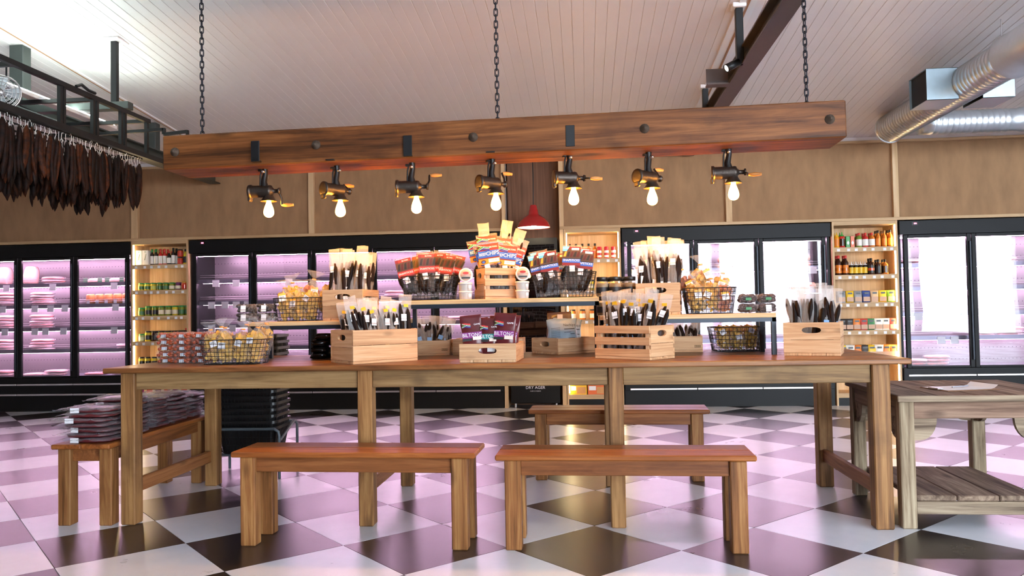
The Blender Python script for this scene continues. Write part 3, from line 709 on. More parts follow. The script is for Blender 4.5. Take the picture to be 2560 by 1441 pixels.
# red enamel pendant in the niche
d = thing('red_pendant_lamp', 'glossy red enamel dome pendant hanging in the brown wood niche', 'lamp', (-.575, 9.3, 2.165))
REDE = plain('red_enamel', (168, 22, 26), .2, 0, .04, coat=.4)
o_ = [(.198, 0), (.196, .02), (.18, .06), (.14, .11), (.085, .145), (.062, .16), (.055, .20), (.04, .265), (.03, .27), (0, .27)]
MB().lathe(o_, 28, caps=False).build('shade', REDE, d)
MB().lathe([(.0, .10), (.10, .095), (.16, .05), (.192, .004)], 28, caps=False).build('shade_lining', plain('cream_lining', (250, 240, 215), .5), d)
MB().lathe([(0, .01), (.03, .02), (.036, .05), (.02, .09), (0, .095)], 14).build('bulb', emis('pendant_bulb', (255, 235, 200), 45), d)
MB().tube([(0, 0, .27), (.004, 0, .6), (0, 0, ceil_z(9.3) - 2.165)], .007, 6).build('cord', BLACK, d)

# ================================================================ drying rack with biltong
LB = thing('steel_beam', 'grey-green steel beam on posts behind the drying rack', 'beam', (-4.62, 0, 2.86))
MB().box(-.07, .07, 2.5, 9.55, 0, .012).box(-.07, .07, 2.5, 9.55, .128, .14).box(-.006, .006, 2.5, 9.55, .012, .128).build('girder', GREEN, LB)
for y in (4.0, 6.09, 8.1): MB().box(-.06, .06, y - .05, y + .05, .14, ceil_z(y) - 2.86, .003).build('post', GREEN, LB)
MB().box(.07, .98, 6.02, 6.10, .02, .08, .003).build('cross_beam', GREEN, LB)
MB().box(.82, .87, 6.04, 6.08, .08, ceil_z(6.06) - 2.86, .003).build('hanger_post', BLACK, LB)
MB().box(.77, .92, 5.98, 6.14, ceil_z(6.06) - 2.86 - .012, ceil_z(6.06) - 2.86 - .001).build('ceiling_plate', WHITE, LB)
rk = thing('drying_rack', 'black square-tube drying rack hung with strips of biltong', 'rack', (-3.6, 0, 2.525))
def rail(p, q, w_=.034, nm='rail'): return MB().bar(p, q, w_, w_).build(nm, BLACK, rk)
for x in (0, -.75):
    rail((x, 2.6, .30), (x, 6.26, .30)); rail((x, 2.6, 0), (x, 6.62 if x == 0 else 6.26, 0), .04)
for k, px in enumerate((150, 158, 232, 241, 302, 311, 366)):
    y = at_x(px, 300, -3.6).y; rail((0, y, 0), (0, y, .30), .026, 'upright'); 
    if k % 2 == 0: rail((-.75, y, 0), (-.75, y, .30), .026, 'upright')
for y in (4.7, 5.55, 6.24): rail((0, y, .30), (-.75, y, .30), .028, 'cross_bar')
for y in (4.62, 5.4, 6.24): rail((0, y, .0), (-.75, y, .0), .028, 'cross_bar')
for y in (4.6, 6.0): rail((-.75, y, .3), (-.95, y, .40), .03, 'strut')
for x in (-.04, -.19, -.34, -.49): rail((x, 2.9, -.02), (x, 6.22, -.02), .012, 'hook_rod')
m = MB(); m.bar((-.5, 6.1, .17), (.22, 6.1, .19), .024, .024); m.bar((.22, 6.1, .20), (.22, 6.1, .15), .024, .024); m.bar((.22, 6.1, .15), (.42, 6.1, .165), .024, .024); m.bar((.42, 6.1, .175), (.42, 6.1, .13), .02, .02); m.build('conduit', BLACK, rk)
m = MB().tube([(.02, 5.28, .32), (.02, 5.34, .35), (.02, 5.42, .33), (.02, 5.5, .33)], .012, 6); m.build('cable', BLACK, rk)
# uplight batten lying on the rack, its glow washes the ceiling
ul = thing('uplight_batten', 'long white light batten lying on top of the drying rack', 'light', (-4.1, 5.2, 2.845))
MB().box(-.04, .04, -1.0, 1.35, .0, .03, .004).build('housing', WHITE, ul); MB().box(-.03, .03, -.98, 1.33, .03, .04).build('tube', emis('cool_tube', (235, 255, 245), 19), ul)
# fan
fn = thing('cage_fan', 'round wire-caged fan clamped inside the drying rack', 'fan'); p = at_y(3, 232, 4.85); fn.location = p; fn.rotation_euler = (0, 0, R(25))
m = MB()
for r_ in (.02, .045, .07, .092, .112):
    for yv in (-.03, .03):
        m.tube([(r_ * math.cos(2 * PI * k / 24), yv * (1.1 - r_ * 4), r_ * math.sin(2 * PI * k / 24)) for k in range(24)], .0022, 4, True)
m.tube([(.116 * math.cos(2 * PI * k / 24), 0, .116 * math.sin(2 * PI * k / 24)) for k in range(24)], .005, 6, True)
for k in range(18):
    t_ = 2 * PI * k / 18; m.tube([(.02 * math.cos(t_), -.034, .02 * math.sin(t_)), (.07 * math.cos(t_), -.03, .07 * math.sin(t_)), (.116 * math.cos(t_), 0, .116 * math.sin(t_))], .0016, 4)
m.build('cage', CHROME, fn); MB().lathe([(0, -.03), (.024, -.028), (.026, .04), (0, .045)], 16, (0, 0, 0), 'y').build('hub', CHROME, fn)
FB = plain('fan_blade', (200, 206, 206), .35, .2, .05)
for k in range(4):
    mm = grid_mesh(lambda u, v: ((.02 + .085 * u), (.012 - .024 * v) , (-.035 + .07 * v) * (.5 + .6 * u)), 4, 3); mm.xf(Matrix.Rotation(k * PI / 2, 4, 'Y')); mm.build('blade', FB, fn)
MB().bar((.03, 0, .11), (.03, 0, .19), .01, .01).build('clamp', BLACK, fn)
# biltong strips
MEAT = []
for i, (rgb, rgb2) in enumerate((((34, 18, 13), (13, 8, 7)), ((84, 42, 20), (26, 14, 10)), ((48, 25, 17), (17, 10, 9)))):
    m_, nt, b = nodes('dried_meat_%d' % i); L = nt.links.new
    tc = N(nt, 'ShaderNodeTexCoord'); no = N(nt, 'ShaderNodeTexNoise', Scale=22.0, Detail=6.0, Roughness=.7); L(tc.outputs['Object'], no.inputs['Vector'])
    rp = N(nt, 'ShaderNodeValToRGB'); rp.color_ramp.elements[0].position = .38; rp.color_ramp.elements[1].position = .66
    rp.color_ramp.elements[0].color = srgb(*rgb2); rp.color_ramp.elements[1].color = srgb(*rgb); L(no.outputs['Fac'], rp.inputs['Fac']); L(rp.outputs[0], b.inputs['Base Color'])
    b.inputs['Roughness'].default_value = .6; b.inputs['Specular IOR Level'].default_value = .15; bq = N(nt, 'ShaderNodeBump', Strength=.6, Distance=.006); L(no.outputs['Fac'], bq.inputs['Height']); L(bq.outputs[0], b.inputs['Normal']); MEAT.append(m_)
def strip_mesh(seed, L_, w_, mat, n=10, k_=8):
    rn = random.Random(seed); ph = rn.uniform(0, 9); vs = []
    for j in range(n + 1):
        u = j / n; prof = min(1, (u / .12) ** .6 if u < .12 else 1) * (1 if u < .8 else max(.12, 1 - ((u - .8) / .2) ** 2 * .9))
        if j == 0: prof = .35
        ox = .010 * math.sin(u * 5 + ph) * u; oy = .012 * math.sin(u * 3.2 + ph * 2)
        for k in range(k_):
            t_ = 2 * PI * k / k_; q = 1 + .28 * noise.noise(Vector((math.cos(t_) * 1.3 + seed, math.sin(t_) * 1.3, u * 7)))
            vs.append((ox + math.cos(t_) * w_ * prof * q, oy + math.sin(t_) * w_ * 1.5 * prof * q, -u * L_))
    fs = [(j * k_ + k, (j + 1) * k_ + k, (j + 1) * k_ + (k + 1) % k_, j * k_ + (k + 1) % k_) for j in range(n) for k in range(k_)]
    fs += [tuple(range(k_)), tuple(range(n * k_ + k_ - 1, n * k_ - 1, -1))]
    return MB().add(vs, fs, True).mesh('meat_strip', mat)
STRIPS = [strip_mesh(s_, random.Random(s_).uniform(.30, .375), random.Random(s_ + 50).uniform(.011, .016), MEAT[s_ % 3]) for s_ in range(9)]
HOOKW = plain('white_hook', (225, 222, 218), .5)
HOOK = MB().tube([(0, 0, -.045), (.006, 0, -.03), (-.004, 0, -.01), (0, 0, .02), (.006, 0, .03), (.014, 0, .026), (.014, 0, .016)], .0022, 5).mesh('hook', HOOKW)
rn = random.Random(4)
def rank(spots, i): return sorted([(q[0], j) for j, q in enumerate(spots) if (q[1] < 0) == (spots[i][1] < 0)]).index((spots[i][0], i))
def nth(n): return '%d%s' % (n, 'th' if 10 <= n % 100 <= 20 else {1: 'st', 2: 'nd', 3: 'rd'}.get(n % 10, 'th'))
for row, x in enumerate((-3.64, -3.79, -3.94, -4.09)):
    y = 4.38 + row * .012; ys_ = []
    while y < 6.2: ys_.append(y); y += rn.uniform(.030, .044)
    for k_, y in enumerate(reversed(ys_)):
        dz = rn.uniform(-.02, .02) - (.015 if row else 0) - .02 * (row > 1)
        b_ = thing('biltong_strip', 'dried biltong strip, %s from the back-wall end of the %s rack rod' % (nth(k_ + 1), ('outer', 'second', 'third', 'innermost')[row]), 'biltong', (x + rn.uniform(-.008, .008), y, 2.478 + dz * .2), 0, 'biltong strips row %d on the drying rack' % (row + 1))
        link('meat', rn.choice(STRIPS), b_, (0, 0, -.03 + dz), (R(rn.uniform(-3, 3)), R(rn.uniform(-3, 3)), rn.uniform(0, 6.3)))
        link('hook', HOOK, b_, (0, 0, 0), (0, R(rn.uniform(-8, 8)), rn.uniform(0, 6.3)))

# ================================================================ stack of black shopping baskets on a tube trolley
BPL = plain('black_plastic', (18, 20, 22), .32, 0, .08)
def basket_mesh():
    m = MB(); h = .20
    def ring(sx, sy, z, n=6):
        pts = []; rc = .05
        for (cx, cy, a0) in ((sx - rc, sy - rc, 0), (-sx + rc, sy - rc, 90), (-sx + rc, -sy + rc, 180), (sx - rc, -sy + rc, 270)):
            for k in range(n): a = R(a0 + 90 * k / (n - 1)); pts.append((cx + rc * math.cos(a), cy + rc * math.sin(a), z))
        return pts
    rs = [ring(.195, .125, 0), ring(.225, .15, h), ring(.24, .165, h), ring(.24, .165, h - .02), ring(.236, .16, h - .02), ring(.22, .146, h - .004), ring(.19, .12, .006)]
    n = 24; vs = [p for r in rs for p in r]
    fs = [(i * n + k, i * n + (k + 1) % n, (i + 1) * n + (k + 1) % n, (i + 1) * n + k) for i in range(len(rs) - 1) for k in range(n)]
    fs.append(tuple(range(n - 1, -1, -1))); fs.append(tuple(range(6 * n, 7 * n))); m.add(vs, fs, False)
    for k in range(15):
        x = -.17 + .34 * k / 14
        for s_ in (-1, 1): m.bar((x, s_ * .127, .01), (x * 1.1, s_ * .154, h - .02), .006, .007, (0, 1, 0))
    for k in range(9):
        y = -.10 + .2 * k / 8
        for s_ in (-1, 1): m.bar((s_ * .197, y, .01), (s_ * .228, y * 1.15, h - .02), .007, .006, (1, 0, 0))
    for z in (.06, .12):
        for s_ in (-1, 1): m.bar((-.2, s_ * (.128 + z * .12), z), (.2, s_ * (.128 + z * .12), z), .004, .006)
    return m.mesh('shopping_basket', BPL)
bme = basket_mesh()
ORD = ['first', 'second', 'third', 'fourth', 'fifth', 'sixth', 'seventh', 'eighth', 'ninth', 'tenth', 'eleventh', 'twelfth', 'thirteenth', 'fourteenth', 'fifteenth', 'sixteenth']
BX, BY = -2.50, 5.76
for i in range(16):
    o = link('shopping_basket', bme, None, (BX + .004 * math.sin(i * 2), BY, .165 + i * .045), (0, 0, R(1)))
    tag(o, 'black shopping basket, %s up from the trolley in the nested stack' % ORD[i] if i < 15 else 'topmost black shopping basket, rising just above the table top', 'basket', 'nested black shopping baskets')
tr = thing('basket_trolley', 'grey steel tube stand holding the stack of black baskets', 'stand', (BX, BY, 0), R(1))
TUBE = plain('grey_tube', (96, 108, 116), .4, .4, .08)
for s_ in (-1, 1):
    MB().tube([(s_ * .27, -.19, .0), (s_ * .27, -.19, .30), (s_ * .265, -.19, .335), (s_ * .235, -.19, .355)] , .011, 8).build('leg', TUBE, tr)
    MB().tube([(s_ * .27, .19, .0), (s_ * .27, .19, .34), (s_ * .265, .17, .365), (s_ * .262, .14, .37)], .011, 8).build('leg', TUBE, tr)
    MB().tube([(s_ * .262, .14, .37), (s_ * .27, -.15, .28), (s_ * .27, -.19, .27)], .011, 8).build('side_rail', TUBE, tr)
    MB().tube([(s_ * .27, -.19, .14), (s_ * .27, .19, .14)], .011, 8).build('side_rail', TUBE, tr)
MB().tube([(-.235, -.19, .355), (.235, -.19, .355)], .011, 8).build('front_rail', TUBE, tr)
MB().tube([(-.262, .14, .37), (.262, .14, .37)], .011, 8).build('rear_rail', TUBE, tr)
for y in (-.08, .08): MB().tube([(-.27, y, .15), (.27, y, .15)], .009, 8).build('support_rail', TUBE, tr)

# ================================================================ crates
def hole_board(L, h, t_, hw, hh, cz, mat, n=28):
    """board in the xz plane (x centred, z from 0) with a stadium hole; thickness along y"""
    out, inn = [], []
    for k in range(n):
        a = 2 * PI * k / n; c, s_ = math.cos(a), math.sin(a)
        q = 1 / max(abs(c) / (L / 2), abs(s_) / (h / 2)); out.append((c * q, s_ * q + h / 2))
        e = 2.6; r_ = (abs(c / hw) ** e + abs(s_ / hh) ** e) ** (-1 / e); inn.append((c * r_, s_ * r_ + cz))
    # snap the nearest ring points on the corners
    for X in (-L / 2, L / 2):
        for Z in (0, h):
            i = min(range(n), key=lambda k: (out[k][0] - X) ** 2 + (out[k][1] - Z) ** 2); out[i] = (X, Z)
    vs = [(x, 0, z) for x, z in out] + [(x, 0, z) for x, z in inn] + [(x, t_, z) for x, z in out] + [(x, t_, z) for x, z in inn]
    fs = []
    for k in range(n):
        j = (k + 1) % n
        fs += [(k, j, n + j, n + k), (2 * n + j, 2 * n + k, 3 * n + k, 3 * n + j), (j, k, 2 * n + k, 2 * n + j), (n + k, n + j, 3 * n + j, 3 * n + k)]
    return MB().add(vs, fs).mesh('handle_board', mat)
def crate(label, fl, rot, L, W, h, z, front='boards', side='handle', stamp=False, base=5, pine=PINE):
    u = Vector((math.cos(rot), math.sin(rot))); v = Vector((-math.sin(rot), math.cos(rot)))
    c_ = Vector(fl) + u * (L / 2) + v * (W / 2)
    c = thing('wooden_crate', label, 'crate', (c_.x, c_.y, z), rot); t_ = .013; hb = .016
    def face(style, LL, place_):
        hh = h - hb
        if style == 'handle':
            th = hh * .56 if hh > .12 else hh
            o = link('handle_board', hole_board(LL, th, t_, min(.052, LL * .2), .017, th * .55, pine), c); place_(o, h - th)
            if hh > .12:
                o = MB().box(-LL / 2, LL / 2, 0, t_, 0, hh - th - .002, .0015).build('board', pine, c); place_(o, hb)
        elif style == 'boards':
            k = 2 if hh > .12 else 1
            for i in range(k):
                o = MB().box(-LL / 2, LL / 2, 0, t_, 0, hh / k - .002, .0015).build('board', pine, c); place_(o, hb + i * hh / k)
        else:
            for i in range(3):
                o = MB().box(-LL / 2, LL / 2, 0, t_, 0, hh * .25, .0015).build('slat', pine, c); place_(o, hb + i * hh * .375)
    def mk(dx, dy, r_):
        def f(o, zz): o.location = (dx, dy, zz); o.rotation_euler = (0, 0, r_)
        return f
    face(front, L, mk(0, -W / 2, 0)); face(front if front != 'handle' else 'handle', L, mk(0, W / 2 - t_, 0))
    face(side, W - 2 * t_ - .002, mk(-L / 2 + t_, 0, R(90))); face(side, W - 2 * t_ - .002, mk(L / 2, 0, R(90)))
    for i in range(base):
        if front == 'handle': MB().box(-L / 2 + L * i / base + .001, -L / 2 + L * (i + 1) / base - .001, -W / 2, W / 2, 0, hb - .001, .0015).build('base_slat', PINEZ, c)
        else: MB().box(-L / 2, L / 2, -W / 2 + W * i / base + .001, -W / 2 + W * (i + 1) / base - .001, 0, hb - .001, .0015).build('base_slat', pine, c)
    for sx in (-1, 1):
        for sy in (-1, 1):
            x = sx * (L / 2 - t_ - .012); y = sy * (W / 2 - t_ - .012)
            MB().box(x - .011, x + .011, y - .011, y + .011, hb, h - .012).build('corner_post', PINEZ, c)
    if stamp:
        s_ = MB().box(L / 2 - .052, L / 2 - .012, -W / 2 - .0015, -W / 2, .03, .045).build('stamp', plain('stamp_brown', (120, 84, 52), .6), c)
        link('lettering', text_mesh('BLOCK', .012, plain('stamp_ink', (210, 170, 110), .6)), s_, (L / 2 - .032, -W / 2 - .0022, .0375))
    return c
T = .8985; S = 1.1425; M_ = 1.2565
cA = crate('closed-board pine crate with a side handle hole, full of gold-sealed sausage pouches', (-1.293, 4.32), R(42.5), .417, .297, .192, T, 'boards', 'handle', base=4)
cB = crate('small low pine crate with front handle hole holding maroon biltong bags', (-.697, 4.345), R(-1.9), .318, .39, .104, T, 'handle', 'boards', base=4)
cC = crate('slatted pine crate on the table with gold-sealed pouches, solid handle end', (.057, 4.60), R(-40.3), .385, .24, .188, T, 'slats', 'handle', base=4)
cD = crate('pine crate with front handle hole at the table end beside the riser leg', (1.125, 4.61), R(-20.4), .30, .34, .187, T, 'handle', 'boards', base=4)
cN = crate('low pine crate under the tall riser holding pale blue-grey snack bags', (-.169, 5.02), R(41), .31, .28, .104, T, 'boards', 'handle')
cA2 = crate('low stamped pine crate behind the closed-board crate', (-1.285, 5.10), R(3), .40, .27, .10, T, 'boards', 'handle', True)
cB2 = crate('low stamped pine crate behind the small biltong bag crate', (-.865, 5.13), R(0), .46, .26, .104, T, 'boards', 'handle', True)
c9 = crate('low stamped pine crate behind the slatted crate under the riser', (.375, 5.115), R(-3), .37, .26, .104, T, 'boards', 'handle', True)
p = at_y(805, 800, 4.735)
cE = crate('pine crate with front handle hole on the lower riser beside the crisps basket', (p.x, 4.745), R(-5), .262, .29, .19, S, 'handle', 'slats')
p = at_y(1213, 746, 4.74)
cF = crate('slatted pine crate on the tallest riser packed with beef chips packets', (p.x, 4.745), R(26), .20, .21, .19, M_, 'slats', 'handle')
p = at_y(1591, 784, 4.765)
cG = crate('pine crate on the lower riser between black-lidded jars and a crisps basket', (p.x, 4.77), R(-9), .258, .275, .19, S, 'handle', 'slats')

# ================================================================ wire baskets
WIRE = plain('black_wire', (22, 20, 20), .45, .5, .1)
def rrect(sx, sy, z, rc, n=5):
    pts = []
    for (cx, cy, a0) in ((sx - rc, sy - rc, 0), (-sx + rc, sy - rc, 90), (-sx + rc, -sy + rc, 180), (sx - rc, -sy + rc, 270)):
        for k in range(n): a = R(a0 + 90 * k / (n - 1)); pts.append(Vector((cx + rc * math.cos(a), cy + rc * math.sin(a), z)))
    return pts
def resample(pts, n):
    pts = pts + [pts[0]]; ds = [0]
    for a, b in zip(pts, pts[1:]): ds.append(ds[-1] + (b - a).length)
    out = []; j = 0
    for i in range(n):
        d = ds[-1] * i / n
        while ds[j + 1] < d: j += 1
        q = (d - ds[j]) / max(1e-9, ds[j + 1] - ds[j]); out.append(pts[j].lerp(pts[j + 1], q))
    return out
def wire_basket(label, x, y, z, W, D, h, rot=0, taper=.86):
    b = thing('wire_basket', label, 'basket', (x, y, z), rot); lv = 6; n = max(20, int((W + D) * 2 / .026))
    rings = []
    for i in range(lv + 1):
        u = i / lv; k = taper + (1 - taper) * u; rings.append(resample(rrect(W / 2 * k, D / 2 * k, .003 + h * u, .05), n))
    m = MB()
    for i in range(lv): m.tube([p for p in rings[i]], .0016, 4, True)
    for k in range(n): m.tube([rings[i][k] for i in range(lv + 1)], .0014, 4, False, False)
    m.build('wire_sides', WIRE, b); MB().tube(rings[lv], .003, 6, True).build('rim', WIRE, b)
    m = MB(); a = W / 2 * taper - .01; d = D / 2 * taper - .01
    for k in range(int(2 * a / .03) + 1): m.tube([(-a + k * .03, -d, .003), (-a + k * .03, d, .003)], .0014, 4, False, False)
    for k in range(int(2 * d / .03) + 1): m.tube([(-a, -d + k * .03, .003), (a, -d + k * .03, .003)], .0014, 4, False, False)
    m.build('wire_bottom', WIRE, b); return b
wire_basket('black wire basket of yellow crisps standing on the table beside orange trays', -2.065, 4.53, T, .40, .215, .142)
p = at_y(1077, 750, 4.875); wire_basket('black wire basket of red-carded meat sticks on the tallest riser', p.x, 4.865, M_, .335, .255, .145, 0, .88)
p = at_y(1412, 745, 4.875); wire_basket('black wire basket of blue-carded snapsticks on the tallest riser', p.x, 4.865, M_, .39, .255, .15, 0, .88)
p = at_y(755, 800, 4.875); wire_basket('black wire basket of crisps on the lower riser beside dark fruit punnets', p.x, 4.865, S, .30, .255, .142)
p = at_y(1772, 784, 4.875); wire_basket('black wire basket of crisps on the lower riser beside date punnets', p.x, 4.865, S, .30, .255, .152)
wire_basket('black wire basket of crisps sitting under the lower riser on the table', .965, 5.17, T, .335, .25, .152)

# ================================================================ pouches and bags
def pouch_mesh(name, w_, h, t_, mat, seed=0, neck=None, k_=18, lv=12, wob=.006, flat_top=.72):
    """pillow-shaped bag standing on z=0, widest low down, flat at the top; neck=v of a tied neck"""
    vs = []
    for j in range(lv + 1):
        v = j / lv
        f = min(1, (v / .10) ** .5) if v < .10 else 1
        th = t_ * f * (1 if v < flat_top * .6 else max(.05, 1 - ((v - flat_top * .6) / (1.0 - flat_top * .6)) ** .8))
        ww = w_ * (1 - .06 * math.sin(PI * v))
        if neck is not None:
            dn = abs(v - neck); q = min(1, dn / .22); q = q * q * (3 - 2 * q); ww *= .16 + .84 * q; th = max(th, t_ * .18) if dn < .1 else th
        for k in range(k_):
            a = 2 * PI * k / k_; c, s_ = math.cos(a), math.sin(a)
            x = ww / 2 * math.copysign(abs(c) ** .8, c); y = th / 2 * s_
            q = Vector((x * 22 + seed * 3.1, v * h * 22, y * 9 + seed)); x += wob * noise.noise(q); y += wob * 1.5 * noise.noise(q + Vector((9, 2, 4))); z = v * h + (wob * .8 * noise.noise(q + Vector((3, 7, 1))) if 0 < j else 0)
            vs.append((x, y, z))
    fs = [(j * k_ + k, j * k_ + (k + 1) % k_, (j + 1) * k_ + (k + 1) % k_, (j + 1) * k_ + k) for j in range(lv) for k in range(k_)]
    fs += [tuple(range(k_ - 1, -1, -1)), tuple(range(lv * k_, lv * k_ + k_))]
    return MB().add(vs, fs, True).mesh(name, mat)
def label_mat(name, rows=3):
    """white price sticker with fine printed lines"""
    m, nt, b = nodes(name); L = nt.links.new
    tc = N(nt, 'ShaderNodeTexCoord'); wv = N(nt, 'ShaderNodeTexWave', Scale=55.0, Distortion=0.0, bands_direction='X', wave_profile='SIN'); mp = N(nt, 'ShaderNodeMapping'); mp.inputs['Scale'].default_value = (3, 1, 1); L(tc.outputs['Object'], mp.inputs['Vector']); L(mp.outputs[0], wv.inputs['Vector'])
    sp = N(nt, 'ShaderNodeSeparateXYZ'); L(tc.outputs['Object'], sp.inputs[0])
    lt = N(nt, 'ShaderNodeMath', operation='LESS_THAN'); L(sp.outputs[2], lt.inputs[0]); lt.inputs[1].default_value = -.004
    gt = N(nt, 'ShaderNodeMath', operation='GREATER_THAN'); L(sp.outputs[2], gt.inputs[0]); gt.inputs[1].default_value = -.013
    g2 = N(nt, 'ShaderNodeMath', operation='GREATER_THAN'); L(wv.outputs['Fac'], g2.inputs[0]); g2.inputs[1].default_value = .55
    m1 = N(nt, 'ShaderNodeMath', operation='MULTIPLY'); L(lt.outputs[0], m1.inputs[0]); L(gt.outputs[0], m1.inputs[1]); m2 = N(nt, 'ShaderNodeMath', operation='MULTIPLY'); L(m1.outputs[0], m2.inputs[0]); L(g2.outputs[0], m2.inputs[1])
    mi = N(nt, 'ShaderNodeMix', data_type='RGBA'); L(m2.outputs[0], mi.inputs['Factor']); mi.inputs['A'].default_value = srgb(240, 240, 243); mi.inputs['B'].default_value = srgb(60, 60, 70); L(mi.outputs['Result'], b.inputs['Base Color']); b.inputs['Roughness'].default_value = .45; return m
PRICE = label_mat('price_sticker'); 
def bar_mat():
    m, nt, b = nodes('barcode_sticker'); L = nt.links.new
    tc = N(nt, 'ShaderNodeTexCoord'); no = N(nt, 'ShaderNodeTexNoise', Scale=1.0, Detail=1.0); mp = N(nt, 'ShaderNodeMapping'); mp.inputs['Scale'].default_value = (420, 0, 0); L(tc.outputs['Object'], mp.inputs['Vector']); L(mp.outputs[0], no.inputs['Vector'])
    gt = N(nt, 'ShaderNodeMath', operation='GREATER_THAN'); L(no.outputs['Fac'], gt.inputs[0]); gt.inputs[1].default_value = .5
    mi = N(nt, 'ShaderNodeMix', data_type='RGBA'); L(gt.outputs[0], mi.inputs['Factor']); mi.inputs['A'].default_value = srgb(225, 228, 235); mi.inputs['B'].default_value = srgb(70, 74, 92); L(mi.outputs['Result'], b.inputs['Base Color']); return m
BARC = bar_mat()
GOLD = plain('gold_seal', (226, 178, 40), .35, .3, .1); BLUEST = plain('blue_striped_sticker', (120, 160, 205), .5, 0, .25, 60)
ME['price'] = MB().box(-.016, .016, -.0008, 0, -.02, .02).mesh('price_label', PRICE)
ME['price_s'] = MB().box(-.011, .011, -.0008, 0, -.013, .013).mesh('price_label', PRICE)
ME['gold'] = MB().box(-.014, .014, -.0008, 0, -.009, .009).mesh('gold_seal', GOLD)
ME['blue'] = MB().box(-.015, .015, -.0008, 0, -.014, .014).mesh('blue_sticker', BLUEST)
ME['white'] = MB().box(-.014, .014, -.0008, 0, -.026, .026).mesh('white_sticker', PAPER)
SAUS = [strip_mesh(100 + i, .25, .0085, MEAT[(0, 2, 0)[i % 3]], 8, 7) for i in range(4)]
FILMS = {}
def stick_pouch(label, group, loc, rz, lean, h=.36, w_=.082, t_=.034, seed=0, gold=False, price=True, extra=None, fm=None):
    fm = fm or CLEARW
    key = ('stick', round(h, 2), round(w_, 3), seed % 4, fm.name)
    if key not in FILMS: FILMS[key] = pouch_mesh('film', w_, h, t_, fm, seed % 4, wob=.007)
    p = thing('meat_pouch', label, 'pouch', loc, rz, group); p.rotation_euler = (lean[0], lean[1], rz)
    link('film', FILMS[key], p); rn = random.Random(seed)
    n = 3; Ls = h * .80 / .25
    for i in range(n):
        x = (i - 1) * w_ * .27
        fs_ = rn.uniform(.88, 1.03); link('meat_stick', rn.choice(SAUS), p, (x, rn.uniform(-.003, .003), .008 + h * .80 * fs_), (R(rn.uniform(-2, 2)), R(rn.uniform(-3, 3)), rn.uniform(0, 6)), (1.55, 1.1, Ls * fs_))
    yf = -t_ / 2 - .002
    if price: link('price_label', ME['price'], p, (rn.uniform(-.012, .012), yf + .004, h * rn.uniform(.60, .70)), (R(-4), R(rn.uniform(-12, 12)), 0))
    if gold:
        link('gold_seal', ME['gold'], p, (rn.uniform(-.01, .01), -t_ * .32, h * .82), (R(-9), R(rn.uniform(-15, 15)), 0))
        if seed % 2: link('gold_seal', ME['gold'], p, (rn.uniform(-.01, .01), yf, h * .22), (0, R(rn.uniform(-10, 10)), 0))
    if extra: link('sticker', ME[extra], p, (rn.uniform(-.015, .015), yf, h * rn.uniform(.25, .45)), (0, R(rn.uniform(-8, 8)), 0))
    return p
def in_crate(c, x, y, z=.017):
    r_ = c.rotation_euler[2]; q = Matrix.Rotation(r_, 2) @ Vector((x, y)); return (c.location.x + q.x, c.location.y + q.y, c.location.z + z)
def fill(c, xs, ys, h, label, group, face=0, **kw):
    s_ = kw.pop('seed0', 0); fan = kw.pop('fan', 10); back = kw.pop('back', 5)
    for yi, y in enumerate(ys):
        for xi, x in enumerate(xs):
            rn = random.Random(s_ + yi * 20 + xi); u = (xi / (len(xs) - 1) * 2 - 1) if len(xs) > 1 else 0
            stick_pouch(label.format(ORD[xi], ('front row', 'second row', 'third row')[yi]), group, in_crate(c, x + rn.uniform(-.006, .006), y), c.rotation_euler[2] + face + R(rn.uniform(-14, 14)), (R(-back - 6 * yi + rn.uniform(-3, 3)), R(u * fan + rn.uniform(-3, 3))), h * rn.uniform(.94, 1.06), seed=s_ + yi * 20 + xi, **kw)
fill(cA, [-.125, -.075, -.025, .025, .075, .125], [-.085, .01], .36, 'gold-sealed sausage pouch, {1}, {0} from the handle-hole end of the closed-board crate', 'pouches in the closed-board crate', gold=True, seed0=10, fan=8)
fill(cC, [-.115, -.07, -.023, .023, .07, .115], [-.055, .035], .375, 'gold-sealed sausage pouch, {1}, {0} from the plain end of the slatted table crate', 'pouches in the slatted table crate', gold=True, seed0=60, face=R(18), extra='blue', w_=.072, fan=8)
fill(cD, [-.085, -.03, .03, .085], [-.09, .03], .375, 'thick meat stick pouch, {1}, {0} from the riser leg, in the table end crate', 'pouches in the table end crate', price=False, extra='blue', seed0=110, w_=.084, fan=3)
fill(cE, [-.062, -.02, .02, .062], [-.09, -.005, .08], .43, 'tall meat stick pouch, {1}, {0} from the crisps basket, in the lower riser crate', 'pouches in the lower riser crate by the crisps', extra='white', seed0=160, w_=.078, fan=5)
fill(cG, [-.06, -.02, .02, .06], [-.09, -.005, .08], .45, 'tall meat stick pouch, {1}, {0} from the black-lidded jars, in the riser crate', 'pouches in the riser crate by the jars', extra='white', seed0=210, w_=.08, fan=5)
fill(cA2, [.01, .07, .125], [-.04, .05], .235, 'cloudy meat pouch, {1}, {0} out from the closed-board crate, in the low crate behind', 'pouches in the low crate behind', extra='blue', price=False, seed0=260, w_=.09, fan=13)
fill(c9, [-.03, .04, .10], [-.03, .05], .19, 'dark meat pouch, {1}, {0} out from the slatted crate, in the low crate behind', 'pouches in the low crate behind the slats', price=False, seed0=300, w_=.085, fan=14)

